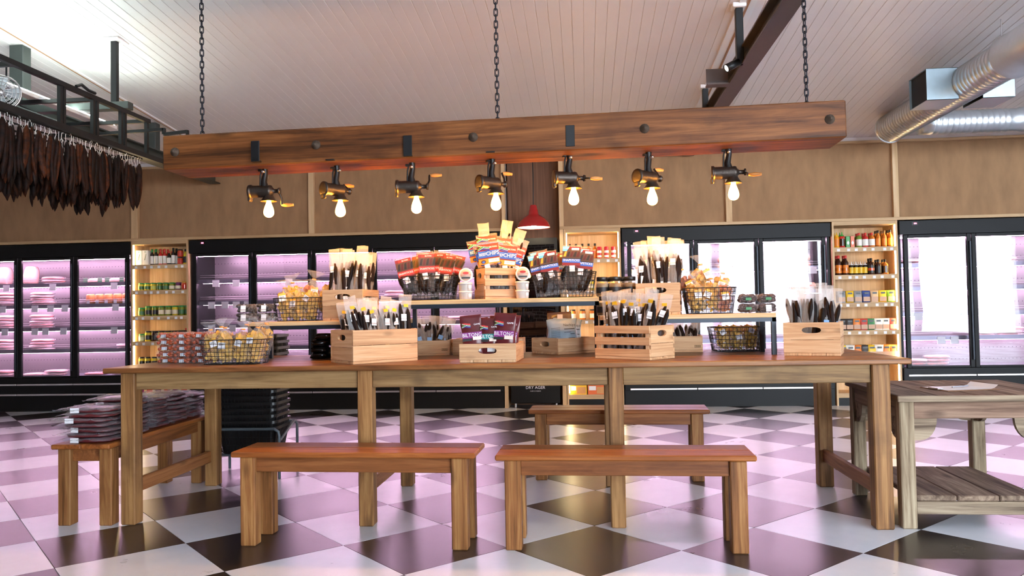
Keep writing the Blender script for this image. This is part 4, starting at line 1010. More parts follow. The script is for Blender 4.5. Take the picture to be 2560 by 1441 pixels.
# ---- printed card packets
CLR = {n: plain('print_' + n, c_, .5, 0, .04) for n, c_ in dict(red=(206, 52, 44), blue=(46, 98, 190), navy=(58, 52, 130), orange=(232, 138, 44), maroon=(120, 30, 38), sky=(96, 180, 224), brown=(84, 56, 42), green=(40, 130, 84), gold=(238, 180, 60), black=(26, 24, 26), white=(244, 243, 244), plum=(138, 44, 128), teal=(48, 138, 134), darkred=(78, 20, 24), cream=(236, 220, 206), ember=(240, 150, 40)).items()}
def card(name, rects, parent, y, extra=()):
    """printed card: rects (x0,x1,z0,z1,colour) laid 0.3 mm apart"""
    cols = list(dict.fromkeys([r_[4] for r_ in rects] + [e[1] for e in extra])); m = MB()
    for i, (a, b, z0, z1, cn) in enumerate(rects): m.mi = cols.index(cn); m.box(a, b, -.0006 - .0003 * i, -.0003 * i, z0, z1)
    for i, (pts, cn) in enumerate(extra): m.mi = cols.index(cn); m.poly(pts, -.0012 - .0003 * (len(rects) + i))
    return m.mesh(name, [CLR[k] for k in cols])
def flag(x, z, w_, h):
    """a small waving six-colour flag"""
    def P(u, v): return (x + u * w_, z + v * h + .12 * h * math.sin(u * 5))
    def quad(a, b, c0, c1): return [P(a, c0), P(b, c0), P(b, c1), P(a, c1)]
    out = []
    for k in range(6):
        a, b = k / 6, (k + 1) / 6; out.append((quad(a, b, .62, 1), 'red')); out.append((quad(a, b, 0, .38), 'navy'))
    for k in range(3, 6):
        a, b = k / 6, (k + 1) / 6; out.append((quad(a, b, .36, .64), 'white')); out.append((quad(a, b, .41, .59), 'green'))
    out += [([P(0, 1), P(0, .82), P(.38, .5), P(.55, .56)], 'white'), ([P(0, .18), P(0, 0), P(.55, .44), P(.38, .5)], 'white')]
    out += [([P(0, .95), P(0, .78), P(.42, .42), P(.56, .5)], 'green'), ([P(0, .22), P(0, .05), P(.56, .5), P(.42, .58)], 'green'), ([P(0, .74), P(0, .26), P(.3, .5)], 'black'), ([P(0, .80), P(0, .74), P(.3, .5), P(.34, .5)], 'gold'), ([P(0, .26), P(0, .2), P(.34, .5), P(.3, .5)], 'gold')]
    return out
ME['beef_card'] = card('header_card', [(-.066, .066, 0, .130, 'orange'), (-.066, .066, .085, .130, 'red'), (-.066, .066, .035, .044, 'maroon'), (-.066, .066, .042, .086, 'blue'), (-.004, .062, .008, .032, 'cream'), (-.002, .06, .010, .030, 'white')], None, 0,
                        flag(-.064, .088, .075, .038) + [([(-.035 + .016 * math.cos(2 * PI * k / 14), .014 + .012 * math.sin(2 * PI * k / 14)) for k in range(14)], 'brown'), ([(-.035 + .009 * math.cos(2 * PI * k / 12), .012 + .007 * math.sin(2 * PI * k / 12)) for k in range(12)], 'blue')])
ME['snap_card'] = card('header_card', [(-.055, .055, 0, .12, 'maroon'), (-.055, .055, .035, .105, 'brown'), (-.055, .055, .018, .045, 'blue'), (-.055, .055, .042, .047, 'black'), (.0, .045, .098, .112, 'white')], None, 0,
                       [([(-.055, .12), (-.055, .09), (-.03, .09), (-.012, .12)], 'sky')] + [([(-.05 + .02 * k, .055), (-.035 + .02 * k, .056), (-.028 + .02 * k, .09), (-.04 + .02 * k, .086)], ('ember', 'black', 'darkred', 'black', 'darkred')[k]) for k in range(5)])
ME['stix_card'] = card('header_card', [(-.05, .05, 0, .12, 'maroon'), (-.05, .05, .045, .10, 'brown'), (-.05, .05, .01, .04, 'red'), (-.03, .045, .1, .115, 'red')], None, 0,
                       [([(-.045 + .02 * k, .05), (-.03 + .02 * k, .05), (-.022 + .02 * k, .092), (-.036 + .02 * k, .088)], ('black', 'darkred', 'black', 'darkred', 'black')[k]) for k in range(5)])
def packet(kind, label, group, loc, rz, lean, h, seed, show=True):
    w_, cardm, texts = {'beef': (.137, 'beef_card', [('BEEF', .026, -.036, .060, .85), ('CHIPS', .036, .026, .062, .85), ('cape deli', .012, .03, .020, 1), ('BILTONG', .014, .035, .103, .8)]),
                        'snap': (.118, 'snap_card', [('SNAPSTICKS', .019, 0, .0315, .95), ('BILTONG', .010, -.036, .108, .8), ('cape deli', .009, .022, .105, .9)]),
                        'stix': (.106, 'stix_card', [('SNAPSTICKS', .017, 0, .025, .95), ('BILTONG', .012, .012, .107, .8)])}[kind]
    key = (kind, seed % 3, round(h, 2))
    if key not in FILMS: FILMS[key] = pouch_mesh('film', w_, h, .045, CLEAR, seed % 3 + 5, wob=.008)
    p = thing('meat_packet', label, 'packet', loc, rz, group); p.rotation_euler = (lean[0], lean[1], rz)
    link('film', FILMS[key], p); rn = random.Random(seed)
    for i in range(4):
        link('meat_stick', rn.choice(SAUS), p, ((i - 1.5) * w_ * .21, rn.uniform(-.006, .004), .008 + h * .55), (R(rn.uniform(-3, 3)), R(rn.uniform(-4, 4)), rn.uniform(0, 6)), (1.5, 1.2, h * .52 / .25))
    hz = h - .145 if kind == 'beef' else h - .13
    cdo = link('header_card', ME[cardm], p, (0, -.027 if kind == 'beef' else -.025, hz), (R(-7), 0, 0))
    for (s_, sz, x, z, sq) in texts:
        link('lettering', text_mesh(s_, sz, INKB if s_ == 'cape deli' else INKW, squash=sq), cdo, (x, -.0125 if kind == 'beef' else -.006, z))
    link('price_label', ME['price'], p, (rn.uniform(-.02, .02), -.03, hz - .02), (R(-3), R(rn.uniform(-12, 12)), 0))
    return p
bl = ['beef chips packet, lower front one on the handle-hole side of the riser crate', 'beef chips packet, front one at the slat side of the riser crate', 'beef chips packet leaning out beyond the front ones towards the snapsticks', 'beef chips packet standing tallest behind the front ones', 'beef chips packet half hidden behind, beside the pale hanger pouches', 'beef chips packet leaning out towards the red-carded sticks', 'beef chips packet leaning furthest out towards the snapsticks basket', 'beef chips packet behind, tilted towards the red-carded sticks']
for i, (x, y, rz, ly, h) in enumerate([(-.035, -.085, -26, -7, .345), (.03, -.055, -24, 7, .335), (.045, -.02, -22, 15, .32), (-.02, .01, -28, -5, .40), (.03, .045, -20, 6, .39), (-.015, -.03, -8, -10, .335), (.04, .02, -12, 21, .365), (-.03, .035, -22, -12, .375)]):
    packet('beef', bl[i], 'beef chips packets on the tallest riser', in_crate(cF, x * .85, y * .85), cF.rotation_euler[2] + R(rz), (R(-6), R(ly)), h, i)
for i, (x, y, ly, h) in enumerate([(.055, .05, 18, .45), (.03, .08, 9, .50), (.06, .085, 24, .40), (-.03, .09, -4, .48)]):
    stick_pouch('clear pouch with pale hanger top leaning out behind the beef chips packets', 'plain pouches behind the beef chips', in_crate(cF, x * .8, y * .8), R(-4), (R(-8), R(ly)), h, .075, .034, 400 + i, fm=CLEARW)
pb = at_y(1077, 750, 4.875)
SPOTS = [(-.10, -.06, -14, .26), (-.055, -.03, -6, .275), (.0, -.065, -2, .28), (.045, -.04, 3, .285), (.09, -.06, 8, .27), (-.03, .05, -4, .30), (.04, .06, 6, .30), (.11, .03, 14, .28)]
for i, (x, y, ly, h) in enumerate(SPOTS):
    packet('stix', 'red-carded meat stick packet, %s row, %s from the crate of tall pouches' % (('front' if y < 0 else 'back'), ORD[rank(SPOTS, i)]), 'red-carded stick packets', (pb.x + x, 4.865 + y, M_ + .018), R(random.Random(i).uniform(-30, 18)), (R(-6), R(ly)), h, 20 + i)
pb = at_y(1412, 745, 4.875)
SPOTS = [(-.115, -.06, -12, .265), (-.06, -.075, -9, .275), (.035, -.065, 3, .305), (.10, -.05, 7, .285), (-.02, .03, -2, .27), (.08, .05, 6, .305), (-.10, .05, -12, .29)]
for i, (x, y, ly, h) in enumerate(SPOTS):
    packet('snap', 'blue-carded snapsticks packet, %s row, %s from the powder tubs' % (('front' if y < 0 else 'back'), ORD[rank(SPOTS, i)]), 'blue-carded snapsticks packets', (pb.x + x, 4.865 + y, M_ + .018), R(random.Random(i + 9).uniform(-16, 16)), (R(-6), R(ly)), h, 40 + i)

# ---- maroon biltong bags
GB = plain('maroon_bag_film', (92, 30, 34), .28, 0, .25, 30, .5)
ME['gbag'] = pouch_mesh('bag', .082, .165, .034, GB, 3, wob=.004, flat_top=.8)
def bag_print(band): return card('print', [(-.037, .037, .078, .100, band), (-.037, -.002, .068, .077, 'black'), (.002, .034, .070, .083, 'cream'), (-.006, .026, .028, .05, 'white')], None, 0, flag(-.034, .118, .032, .016))
ME['plum'] = bag_print('plum'); ME['teal'] = bag_print('teal')
for i, (x, y, rz, ly, band, sc_) in enumerate([(-.083, -.13, 6, -5, 'plum', 1.5), (.0, -.12, 0, 0, 'teal', 1.38), (.082, -.13, -4, 3, 'plum', 1.55), (.09, -.06, -10, 6, 'plum', 1.5), (.03, .0, -6, 3, 'plum', 1.45), (-.06, -.03, 5, -4, 'teal', 1.4)]):
    b = thing('biltong_bag', ['maroon biltong bag with purple band, front one nearest the closed-board crate', 'maroon biltong bag with teal band between two purple-banded ones', 'largest maroon biltong bag with purple band, front one nearest the snack bags', 'maroon biltong bag with purple band right behind the largest one', 'maroon biltong bag with purple band in the rear of the crate', 'maroon biltong bag with teal band in the rear of the crate'][i], 'bag', in_crate(cB, x, y), cB.rotation_euler[2] + R(rz), 'maroon biltong bags')
    b.rotation_euler = (R(-4), R(ly), cB.rotation_euler[2] + R(rz)); b.scale = (sc_,) * 3
    link('bag', ME['gbag'], b); pr_ = link('print', ME[band], b, (0, -.0185, 0))
    link('lettering', text_mesh('BILTONG', .019, INKW, squash=.9), pr_, (0, -.003, .089)); link('lettering', text_mesh('GAME', .009, INKW), pr_, (.022, -.003, .128))
# ---- pale snack bags
NB = plain('blue_grey_bag_film', (156, 176, 192), .3, 0, .12, 24, .5)
ME['nbag'] = pouch_mesh('bag', .17, .175, .07, NB, 8, wob=.008, flat_top=.9)
for i, (x, y, rz, ly) in enumerate([(-.02, -.025, -40, -2), (.05, .03, -34, 4)]):
    b = thing('snack_bag', 'pale blue-grey nachips bag with black print in a low crate', 'bag', in_crate(cN, x, y), 0, 'pale snack bags'); b.rotation_euler = (R(-8), R(ly), cN.rotation_euler[2] + R(rz)); b.scale = (1.2,) * 3; link('bag', ME['nbag'], b)
    pr_ = card('print', [(.012, .068, .112, .116, 'black'), (.012, .068, .085, .088, 'black'), (.012, .068, .062, .065, 'black'), (.012, .05, .095, .097, 'black')] + [(-.06, -.01, .12 - .008 * q, .1215 - .008 * q, 'black') for q in range(7)], None, 0); pr_ = link('print', pr_, b, (0, -.037, 0), (R(-2), 0, 0))
    link('lettering', text_mesh('Nachips', .020, INKB), pr_, (.04, -.003, .135))
BB = film('brown_tint_film', (120, 70, 50), .6, .15, .8, 20)
for i, (w_, h) in enumerate([(.19, .22), (.17, .25)]):
    b = thing('large_meat_bag', ['large bag of dark meat with yellow edge tag behind the snack bags', 'large dark printed bag standing behind the pale snack bags'][i], 'bag', [(-.56, 5.27, T + .017), in_crate(cN, .045, .09)][i], [0, R(8)][i])
    link('bag', pouch_mesh('bag', w_, h, .09, [BB, plain('dark_printed_film', (92, 72, 64), .3, 0, .4, 20, .6)][i], 11 + i, wob=.012, flat_top=.95), b)
    MB().box(-.018, .018, -.052, -.051, h * .55, h * .95).build('tag', CLR['cream'], b)
# ---- crisps bags
def chip_stuff(seed, w_, h, t_, mat):
    rn = random.Random(seed); m = MB()
    for i in range(120):
        v = rn.random() ** .8; rr = math.sqrt(rn.random()) * .9; a = rn.uniform(0, 6.28); c_ = Vector((w_ / 2 * rr * math.cos(a), t_ / 2 * rr * math.sin(a), .012 + v * h)); s_ = rn.uniform(.012, .019)
        q = Matrix.Rotation(rn.uniform(0, 6), 3, 'Z') @ Matrix.Rotation(rn.uniform(.6, 2.3), 3, 'X'); vs = [c_]
        for k in range(8): b_ = 2 * PI * k / 8; vs.append(c_ + q @ Vector((s_ * math.cos(b_), s_ * math.sin(b_), .004 * math.cos(2 * b_))))
        m.add(vs, [(0, k + 1, (k + 1) % 8 + 1) for k in range(8)], True)
    return m.mesh('crisps', mat)
CH1 = plain('potato_crisp', (222, 176, 72), .6, 0, .25, 60, rand=.08); CH2 = plain('spiced_crisp', (192, 104, 44), .6, 0, .3, 60, rand=.1)
CHIPS = [chip_stuff(i, .10, .17, .065, CH1) for i in range(3)] + [chip_stuff(7, .09, .15, .06, CH2)]
CFILM = [pouch_mesh('film', .125, .27, .085, CLEAR, 20 + i, neck=.8, wob=.010, flat_top=1.0) for i in range(3)]
ME['tie'] = MB().lathe([(.012, -.004), (.014, 0), (.012, .004)], 10).mesh('tie', CLR['ember'])
ME['chiplabel'] = card('label', [(-.022, .022, -.026, .022, 'white'), (-.022, .022, .012, .026, 'gold')] + [(-.017, .012, .004 - .006 * q, .006 - .006 * q, 'black') for q in range(3)], None, 0)
def chip_bag(label, group, loc, lean, rz, seed, sc_=1.0, kind=None):
    b = thing('crisps_bag', label, 'bag', loc, rz, group); b.rotation_euler = (lean[0], lean[1], rz); b.scale = (sc_,) * 3; rn = random.Random(seed)
    link('film', CFILM[seed % 3], b); tag(link('crisps', CHIPS[rn.randrange(3) if kind is None else kind], b), kind='stuff'); link('tie', ME['tie'], b, (0, 0, .216))
    link('label', ME['chiplabel'], b, (rn.uniform(-.02, .02), -.047, rn.uniform(.09, .16)), (R(-4), R(rn.uniform(-25, 25)), 0)); return b
def chip_fill(x, y, z, spots, label, group, s0):
    for i, (dx, dy, lx, ly, dz, sc_, kd) in enumerate(spots): chip_bag(label.format('orange' if kd == 3 else 'yellow', 'front row' if dy < 0 else 'back row', ORD[rank(spots, i)]), group, (x + dx, y + dy, z + .006 + dz), (R(lx), R(ly)), R(random.Random(s0 + i).uniform(-20, 20)), s0 + i, sc_, kd)
chip_fill(-2.065, 4.53, T, [(-.12, -.04, -2, -6, 0, .92, None), (-.04, -.045, -2, -3, 0, .97, None), (.045, -.045, -2, 4, 0, .92, None), (.12, -.04, -2, 8, 0, .97, None), (.03, .035, 2, 6, .01, 1.0, 3), (-.08, .035, 2, -8, .01, .95, None), (.11, .035, 2, 16, .02, 1.0, None)], '{0} crisps bag, {1}, {2} from the orange punnets, in the table basket', 'crisps bags by the orange trays', 500)
p = at_y(755, 800, 4.875); chip_fill(p.x, 4.865, S, [(-.07, -.06, -6, -4, 0, .95, None), (.0, -.06, -6, 2, 0, .95, None), (.07, -.055, -6, 6, 0, .95, None), (.02, .03, -4, 14, .05, 1.0, 3), (-.05, .04, -6, -10, .03, 1.0, None), (.10, .04, -8, 26, .05, .95, None)], '{0} crisps bag, {1}, {2} from the prune punnets, in the riser basket', 'crisps bags by the dark punnets', 520)
p = at_y(1772, 784, 4.875); chip_fill(p.x, 4.865, S, [(-.07, -.06, -6, -6, 0, .95, None), (.0, -.065, -6, 2, 0, .95, None), (.075, -.055, -6, 6, 0, .95, 3), (-.02, .03, -4, -4, .07, 1.05, None), (-.09, .03, -6, -16, .06, 1.0, 3), (.06, .05, -8, 10, .04, .95, None)], '{0} crisps bag, {1}, {2} from the tall pouch crate, in the riser basket', 'crisps bags by the date punnets', 540)
chip_fill(.965, 5.17, T, [(-.08, -.05, -6, -3, 0, .85, None), (.0, -.055, -6, 0, 0, .85, None), (.08, -.05, -6, 3, 0, .85, None), (.0, .05, -4, 0, 0, .85, 3), (.09, .05, -4, 2, 0, .85, 3)], '{0} crisps bag, {1}, {2} from the low stamped crate, under the riser', 'crisps bags under the riser', 560)

# ================================================================ stacked trays, tubs, jars
PET = film('clear_pet', (240, 240, 240), .05, .08, .3, 14, .2)
def lumps(seed, n, w_, d_, h, r_, mat, name='fruit'):
    rn = random.Random(seed); m = MB()
    for i in range(n):
        c_ = Vector((rn.uniform(-w_ / 2, w_ / 2), rn.uniform(-d_ / 2, d_ / 2), rn.uniform(r_ * .6, h))); q = rn.uniform(.8, 1.2) * r_
        m.lathe([(0, -q * .8), (q * .7, -q * .55), (q, 0), (q * .7, q * .55), (0, q * .8)], 7, c_, 'z', True, rn.uniform(.8, 1.3), rn.uniform(.8, 1.2))
    return m.mesh(name, mat)
def tray_mesh(w_, d_, h, mat, flare=.9):
    rs = [[(sx * w_ / 2 * k, sy * d_ / 2 * k, z) for sx, sy in ((-1, -1), (1, -1), (1, 1), (-1, 1))] for k, z in ((flare, 0), (1, h * .8), (1.06, h * .82), (1.06, h * .86), (.97, h * .88), (.94, h))]
    vs = [p for r_ in rs for p in r_]; fs = [(i * 4 + k, i * 4 + (k + 1) % 4, (i + 1) * 4 + (k + 1) % 4, (i + 1) * 4 + k) for i in range(5) for k in range(4)] + [(3, 2, 1, 0), (20, 21, 22, 23)]
    return MB().add(vs, fs).mesh('tray', mat)
ORG = plain('orange_koeksister', (164, 66, 22), .3, 0, .3, 40, coat=.4); DATE = plain('dark_dates', (62, 28, 18), .25, 0, .3, 40, coat=.4); PRUNE = plain('dark_prunes', (40, 30, 30), .35, 0, .3, 40)
ME['tray'] = tray_mesh(.104, .13, .0375, PET); ME['orange'] = lumps(1, 34, .084, .108, .026, .013, ORG)
ME['barcode'] = MB().box(-.015, .015, -.0008, 0, -.0095, .0095).mesh('barcode_label', BARC)
for cx_, px in enumerate((404, 452, 497)):
    for dep in (0, 1):
        for k in range(5):
            q = at_y(px, 908, 4.60); rn = random.Random(cx_ * 10 + k + dep * 50)
            t = thing('food_tray', 'orange koeksister punnet, %s up in the %s column%s' % (ORD[k], ('outermost', 'middle', 'basket-side')[cx_], ' with barcodes' if dep == 0 else ' behind the barcoded ones'), 'punnet', (q.x + rn.uniform(-.004, .004), 4.66 + dep * .145 + (.03 if cx_ == 0 else 0), T + k * .0378), R(rn.uniform(-3, 3) + 4), 'stacked orange punnets')
            link('tray', ME['tray'], t); tag(link('fruit', ME['orange'], t, (0, 0, .003)), kind='stuff')
            if dep == 0: link('barcode_label', ME['barcode'], t, (rn.uniform(-.008, .012), -.0665, .017), (R(-7), R(rn.uniform(-3, 6)), 0))
ME['ptray'] = tray_mesh(.105, .12, .056, PET, .8); ME['prune'] = lumps(2, 60, .08, .095, .044, .014, PRUNE); ME['datef'] = lumps(3, 60, .08, .095, .044, .014, DATE)
GREENL = MB().box(-.016, .016, -.0008, 0, -.008, .008).mesh('green_label', plain('green_label_print', (64, 128, 84), .5))
for gi, (pxs, py, Y, grp, lb) in enumerate((((630, 672), 802, 4.80, 'dark prune punnets', 'clear punnet of dark prunes on the riser'), ((1868, 1908), 786, 4.80, 'date punnets', 'clear punnet of brown dates on the riser'))):
    for ci, px in enumerate(pxs):
        for k in range(2):
            q = at_y(px, py, Y); t = thing('fruit_punnet', lb + ', ' + ('lower', 'upper')[k] + (' outer one', ' inner one')[ci if gi == 0 else 1 - ci], 'punnet', (q.x + (ci - .5) * .022 + (-.022 if gi == 0 else .012), Y, S + k * .0565), R(-3 if gi else 3), grp)
            link('tray', ME['ptray'], t); tag(link('fruit', ME['prune' if gi == 0 else 'datef'], t, (0, 0, .004)), kind='stuff')
            lb_ = ME['price'] if (gi == 0 or (ci == 1 and k == 0)) else GREENL; link('label', lb_, t, (0, -.0615, .028), (R(-12), 0, 0))
# biltong powder tubs
TUBW = film('cloudy_tub', (232, 226, 218), .55, .35, .1); POWD = plain('brown_powder', (176, 146, 122), .8, 0, .3, 160)
ME['tub'] = lathe_me('tub', [(0, 0), (.036, 0), (.038, .004), (.041, .042), (.041, .044)], TUBW, 24); ME['powder'] = lathe_me('powder', [(0, .002), (.0355, .002), (.0385, .036), (0, .037)], POWD, 20); ME['tublid'] = lathe_me('lid', [(.0, .052), (.040, .052), (.0435, .050), (.0440, .041), (.0425, .041), (.0420, .044), (0, .044)], plain('clear_lid', (222, 216, 210), .3), 24)
ME['lidlabel'] = MB().lathe([(0, .0005), (.034, .0005), (.034, 0)], 24).mesh('lid_label', plain('taupe_label', (190, 168, 152), .5))
ovl = MB().lathe([(0, .001), (.019, .001)], 18, (0, .012, 0), 'z', True, 1, .42); ovl.mi = 0; ME['oval'] = ovl.mesh('red_oval', CLR['red'])
ME['lband'] = MB().box(-.026, .026, -.022, -.012, 0, .001).mesh('dark_band', CLR['black'])
for px in (1164, 1306):
    q = at_y(px, 747, 4.775); SD = 'red-carded sticks' if px < 1200 else 'blue snapsticks'
    for k in range(3):
        t = thing('powder_tub', ('%s powder tub of the stack beside the %s' % (('bottom', 'second')[k], SD) if k < 2 else 'powder tub turned on edge atop the stack beside the ' + SD), 'tub', (q.x, 4.775, M_ + k * .0525), 0, 'biltong powder tubs' if k < 2 else 'tubs turned on edge')
        if k == 2: t.location = (q.x, 4.775 + .026, M_ + .105 + .0445); t.rotation_euler = (R(90), 0, R(8))
        link('tub', ME['tub'], t); tag(link('powder', ME['powder'], t), kind='stuff'); l_ = link('lid', ME['tublid'], t)
        ll = link('lid_label', ME['lidlabel'], l_, (0, 0, .0521))
        if k == 2:
            link('red_oval', ME['oval'], l_, (0, 0, .0525)); link('dark_band', ME['lband'], l_, (0, 0, .0527))
            o = link('lettering', text_mesh('BILTONG POWDER', .0075, CLR['red']), l_, (0, 0, .0535), (R(-90), 0, 0))
        else: link('side_label', ME['price_s'], t, (.032, -.031, .022), (0, 0, R(46)))
# jars with black lids
JG = film('jar_glass', (255, 240, 210), .10, .05, .05, 8, .4); SPICE = plain('brown_olives', (96, 70, 28), .4, 0, .5, 60)
ME['jar'] = lathe_me('jar', [(0, 0), (.034, 0), (.037, .006), (.037, .07), (.033, .085), (.030, .092), (.030, .10)], JG, 20); ME['spice'] = lathe_me('contents', [(0, .003), (.033, .003), (.035, .008), (.035, .068), (.03, .08), (0, .081)], SPICE, 18)
ME['jlid'] = lathe_me('lid', [(0, .118), (.032, .118), (.034, .115), (.034, .093), (.031, .092), (0, .1)], plain('black_lid', (24, 24, 26), .4), 20); ME['jlabel'] = lathe_me('label', [(.0375, .018), (.0375, .055)], CLR['black'], 20)
for k, (dx, dy) in enumerate(((-.10, -.02), (-.022, -.03), (.07, -.01), (-.06, .05), (.03, .06))):
    for lv in (0, 1):
        q = at_y(1528, 700, 4.83); t = thing('spice_jar', 'glass jar of olives with black lid stacked on the lower riser', 'jar', (q.x + .045 + dx, 4.865 + dy, S + lv * .1185), 0, 'black-lidded jars')
        link('jar', ME['jar'], t); tag(link('contents', ME['spice'], t), kind='stuff'); link('lid', ME['jlid'], t); link('label', ME['jlabel'], t)
# black shrink-wrapped packs
BW = plain('black_shrink_wrap', (16, 17, 20), .16, 0, .2, 40, .6)
def slab_mesh(name, w_, d_, h, seed, mat, k_=18, amp=.12):
    vs = []; pr = [(.75, 0), (.97, .18), (1, .5), (.95, .8), (.75, 1)]
    for (s_, z) in pr:
        for k in range(k_):
            a = 2 * PI * k / k_; c, sn = math.cos(a), math.sin(a); e = 3.5; r_ = (abs(c) ** e + abs(sn) ** e) ** (-1 / e)
            q = 1 + amp * noise.noise(Vector((c * 2 + seed, sn * 2, z * 1.5 + seed))); vs.append((w_ / 2 * s_ * r_ * c * q, d_ / 2 * s_ * r_ * sn * q, z * h + (amp * .25 * h * noise.noise(Vector((c * 3, sn * 3, seed))) if z > 0 else 0)))
    vs.append((0, 0, h * 1.05)); n = len(pr)
    fs = [(j * k_ + k, j * k_ + (k + 1) % k_, (j + 1) * k_ + (k + 1) % k_, (j + 1) * k_ + k) for j in range(n - 1) for k in range(k_)] + [tuple(range(k_ - 1, -1, -1))] + [((n - 1) * k_ + k, (n - 1) * k_ + (k + 1) % k_, n * k_) for k in range(k_)]
    return MB().add(vs, fs, True).mesh(name, mat)
BWM = [slab_mesh('shrink_pack', .12, .15, .04, 30 + i, BW, 18, .2) for i in range(3)]
for k in range(7):
    q = at_y(800, 897, 4.90); lv = k // 2
    o = link('shrink_pack', BWM[k % 3], None, (q.x + .03 + (k % 2) * .12 - .03 + (.03 if lv == 3 else 0), 4.94, T + lv * .041), (0, 0, R(-10 + 8 * (k % 3)))); tag(o, 'black shrink-wrapped pack piled behind the closed-board crate', 'pack', 'black shrink-wrapped packs')
# vacuum-packed sausage on the side bench
VM = plain('maroon_sausage', (92, 28, 32), .3, 0, .35, 30, .5, coat=.3)
VAC = [slab_mesh('meat', .27, .235, .025, 60 + i, VM, 22, .1) for i in range(4)]
def crumple(seed, w_, d_):
    def f(u, v):
        x = (u - .5) * w_; y = (v - .5) * d_; e = max(abs(u - .5), abs(v - .5)) * 2; q = Vector((x * 30 + seed, y * 30, seed))
        return (x + .01 * noise.noise(q), y + .01 * noise.noise(q + Vector((5, 5, 5))), .027 + .016 * e * e * noise.noise(q * .9) + .004 * noise.noise(q * 2.0) - .012 * max(0, e - .75) * 2)
    return grid_mesh(f, 22, 20).mesh('film', CRUMP)
CRU = [crumple(i * 3.3, .345, .29) for i in range(4)]
for pile, y in enumerate((4.40, 4.68, 4.95, 5.21, 5.44)):
    n = (7, 8, 7, 7, 6)[pile]
    for k in range(n):
        rn = random.Random(pile * 20 + k)
        t = thing('vacuum_pack', 'vacuum pack of maroon sausage, %s up in the %s pile of the side bench' % (ORD[k], ('front-end', 'second', 'middle', 'fourth', 'far-end')[pile]), 'pack', (-2.87 - .008 * pile + rn.uniform(-.015, .015), y + rn.uniform(-.015, .015), .4695 + k * .0285), R(rn.uniform(-8, 8)), 'vacuum packs on the side bench')
        link('meat', rn.choice(VAC), t); link('film', rn.choice(CRU), t, (rn.uniform(-.01, .02), 0, 0), (R(rn.uniform(-1.5, 1.5)), R(rn.uniform(-1.5, 1.5)), 0))
        if k % 2 == 0: link('price_label', ME['white'], t, (-.06, -.122, .016), (0, R(90), R(rn.uniform(-6, 6))))
# ================================================================ goods on the wall shelves
def gl(name, rgb, rough=.12): return plain('glass_' + name, rgb, rough, 0, .15, 30, coat=.5)
COLS = {}
def pc(name, rgb, rough=.4):
    if name not in COLS: COLS[name] = plain('goods_' + name, rgb, rough, 0, .12, 40)
    return COLS[name]
GM = {}
def goods(kind, rgb, cap, lab, label, cat, group, loc, rz=0, sc_=1.0, lab2=None):
    """small bottle or jar: body, cap and label are parts"""
    prof = {'bottle': ([(0, 0), (.026, 0), (.028, .004), (.028, .115), (.022, .135), (.012, .15), (.011, .172)], [(.0125, .165), (.0135, .17), (.0135, .195), (0, .196)], (.02, .10)),
            'slim': ([(0, 0), (.023, 0), (.024, .004), (.024, .13), (.012, .155), (.011, .175)], [(.0125, .165), (.0135, .168), (.0135, .205), (0, .206)], (.015, .115)),
            'squeeze': ([(0, 0), (.026, 0), (.028, .004), (.028, .105), (.024, .12), (.02, .124)], [(.021, .122), (.020, .132), (.007, .138), (.003, .168), (0, .169)], (.02, .095)),
            'jar': ([(0, 0), (.031, 0), (.034, .005), (.034, .068), (.029, .08), (.028, .083)], [(.030, .08), (.031, .082), (.031, .096), (0, .097)], (.014, .055)),
            'talljar': ([(0, 0), (.033, 0), (.036, .005), (.036, .095), (.031, .108), (.03, .112)], [(.032, .108), (.033, .11), (.033, .126), (0, .127)], (.02, .075)),
            'flask': ([(0, 0), (.030, 0), (.032, .004), (.032, .10), (.026, .118), (.011, .126), (.011, .14)], [(.013, .135), (.013, .162), (0, .163)], (.018, .09)),
            'shaker': ([(0, 0), (.024, 0), (.025, .003), (.025, .095), (.024, .097)], [(.0255, .092), (.0255, .12), (.02, .13), (0, .132)], (.014, .088))}[kind]
    key = (kind, rgb)
    def me(k_, p_, m_):
        if (kind, k_, m_.name) not in GM: GM[(kind, k_, m_.name)] = MB().lathe(p_, 14).mesh(k_, m_)
        return GM[(kind, k_, m_.name)]
    g = thing({'jar': 'pickle_jar', 'talljar': 'pickle_jar', 'shaker': 'spice_shaker'}.get(kind, 'sauce_bottle'), label, cat, loc, rz, group); g.scale = (sc_,) * 3
    link('body', me('body', prof[0], pc(*rgb, .12)), g); link('cap', me('cap', prof[1], pc(*cap)), g)
    if lab:
        r_ = [q for q in prof[0] if q[0] > .02][1][0] + .0006; z0, z1 = prof[2]
        l_ = link('label', me('label', [(r_, z0), (r_, z1)], pc(*lab)), g)
        if lab2: link('label_print', me('print', [(r_ + .0004, z0 + (z1 - z0) * .3), (r_ + .0004, z0 + (z1 - z0) * .65)], pc(*lab2)), l_)
    return g
GREENC = ('green_cap', (30, 140, 70)); REDC = ('red_cap', (214, 62, 60)); BLKC = ('black_cap', (24, 24, 26)); WHTL = ('white_label', (236, 234, 228)); DRKB = ('dark_glass', (28, 24, 22)); YEL = ('yellow_pickle', (214, 190, 50)); OLV = ('olive_green', (120, 132, 40)); BRN = ('amber_sauce', (190, 104, 30)); BLKL = ('black_label', (28, 28, 32)); CREAML = ('cream_label', (226, 214, 184)); PUR = ('purple', (96, 40, 84)); REDP = ('red_pepper', (196, 72, 44)); GRNL = ('green_label', (60, 110, 66)); REDB = ('red_sauce', (196, 44, 40)); WHC = ('white_cap', (244, 242, 240)); DKBR = ('dark_sauce', (54, 26, 18)); GOLD2 = ('yellow_label', (232, 190, 50)); ORL = ('orange_label', (224, 128, 40))
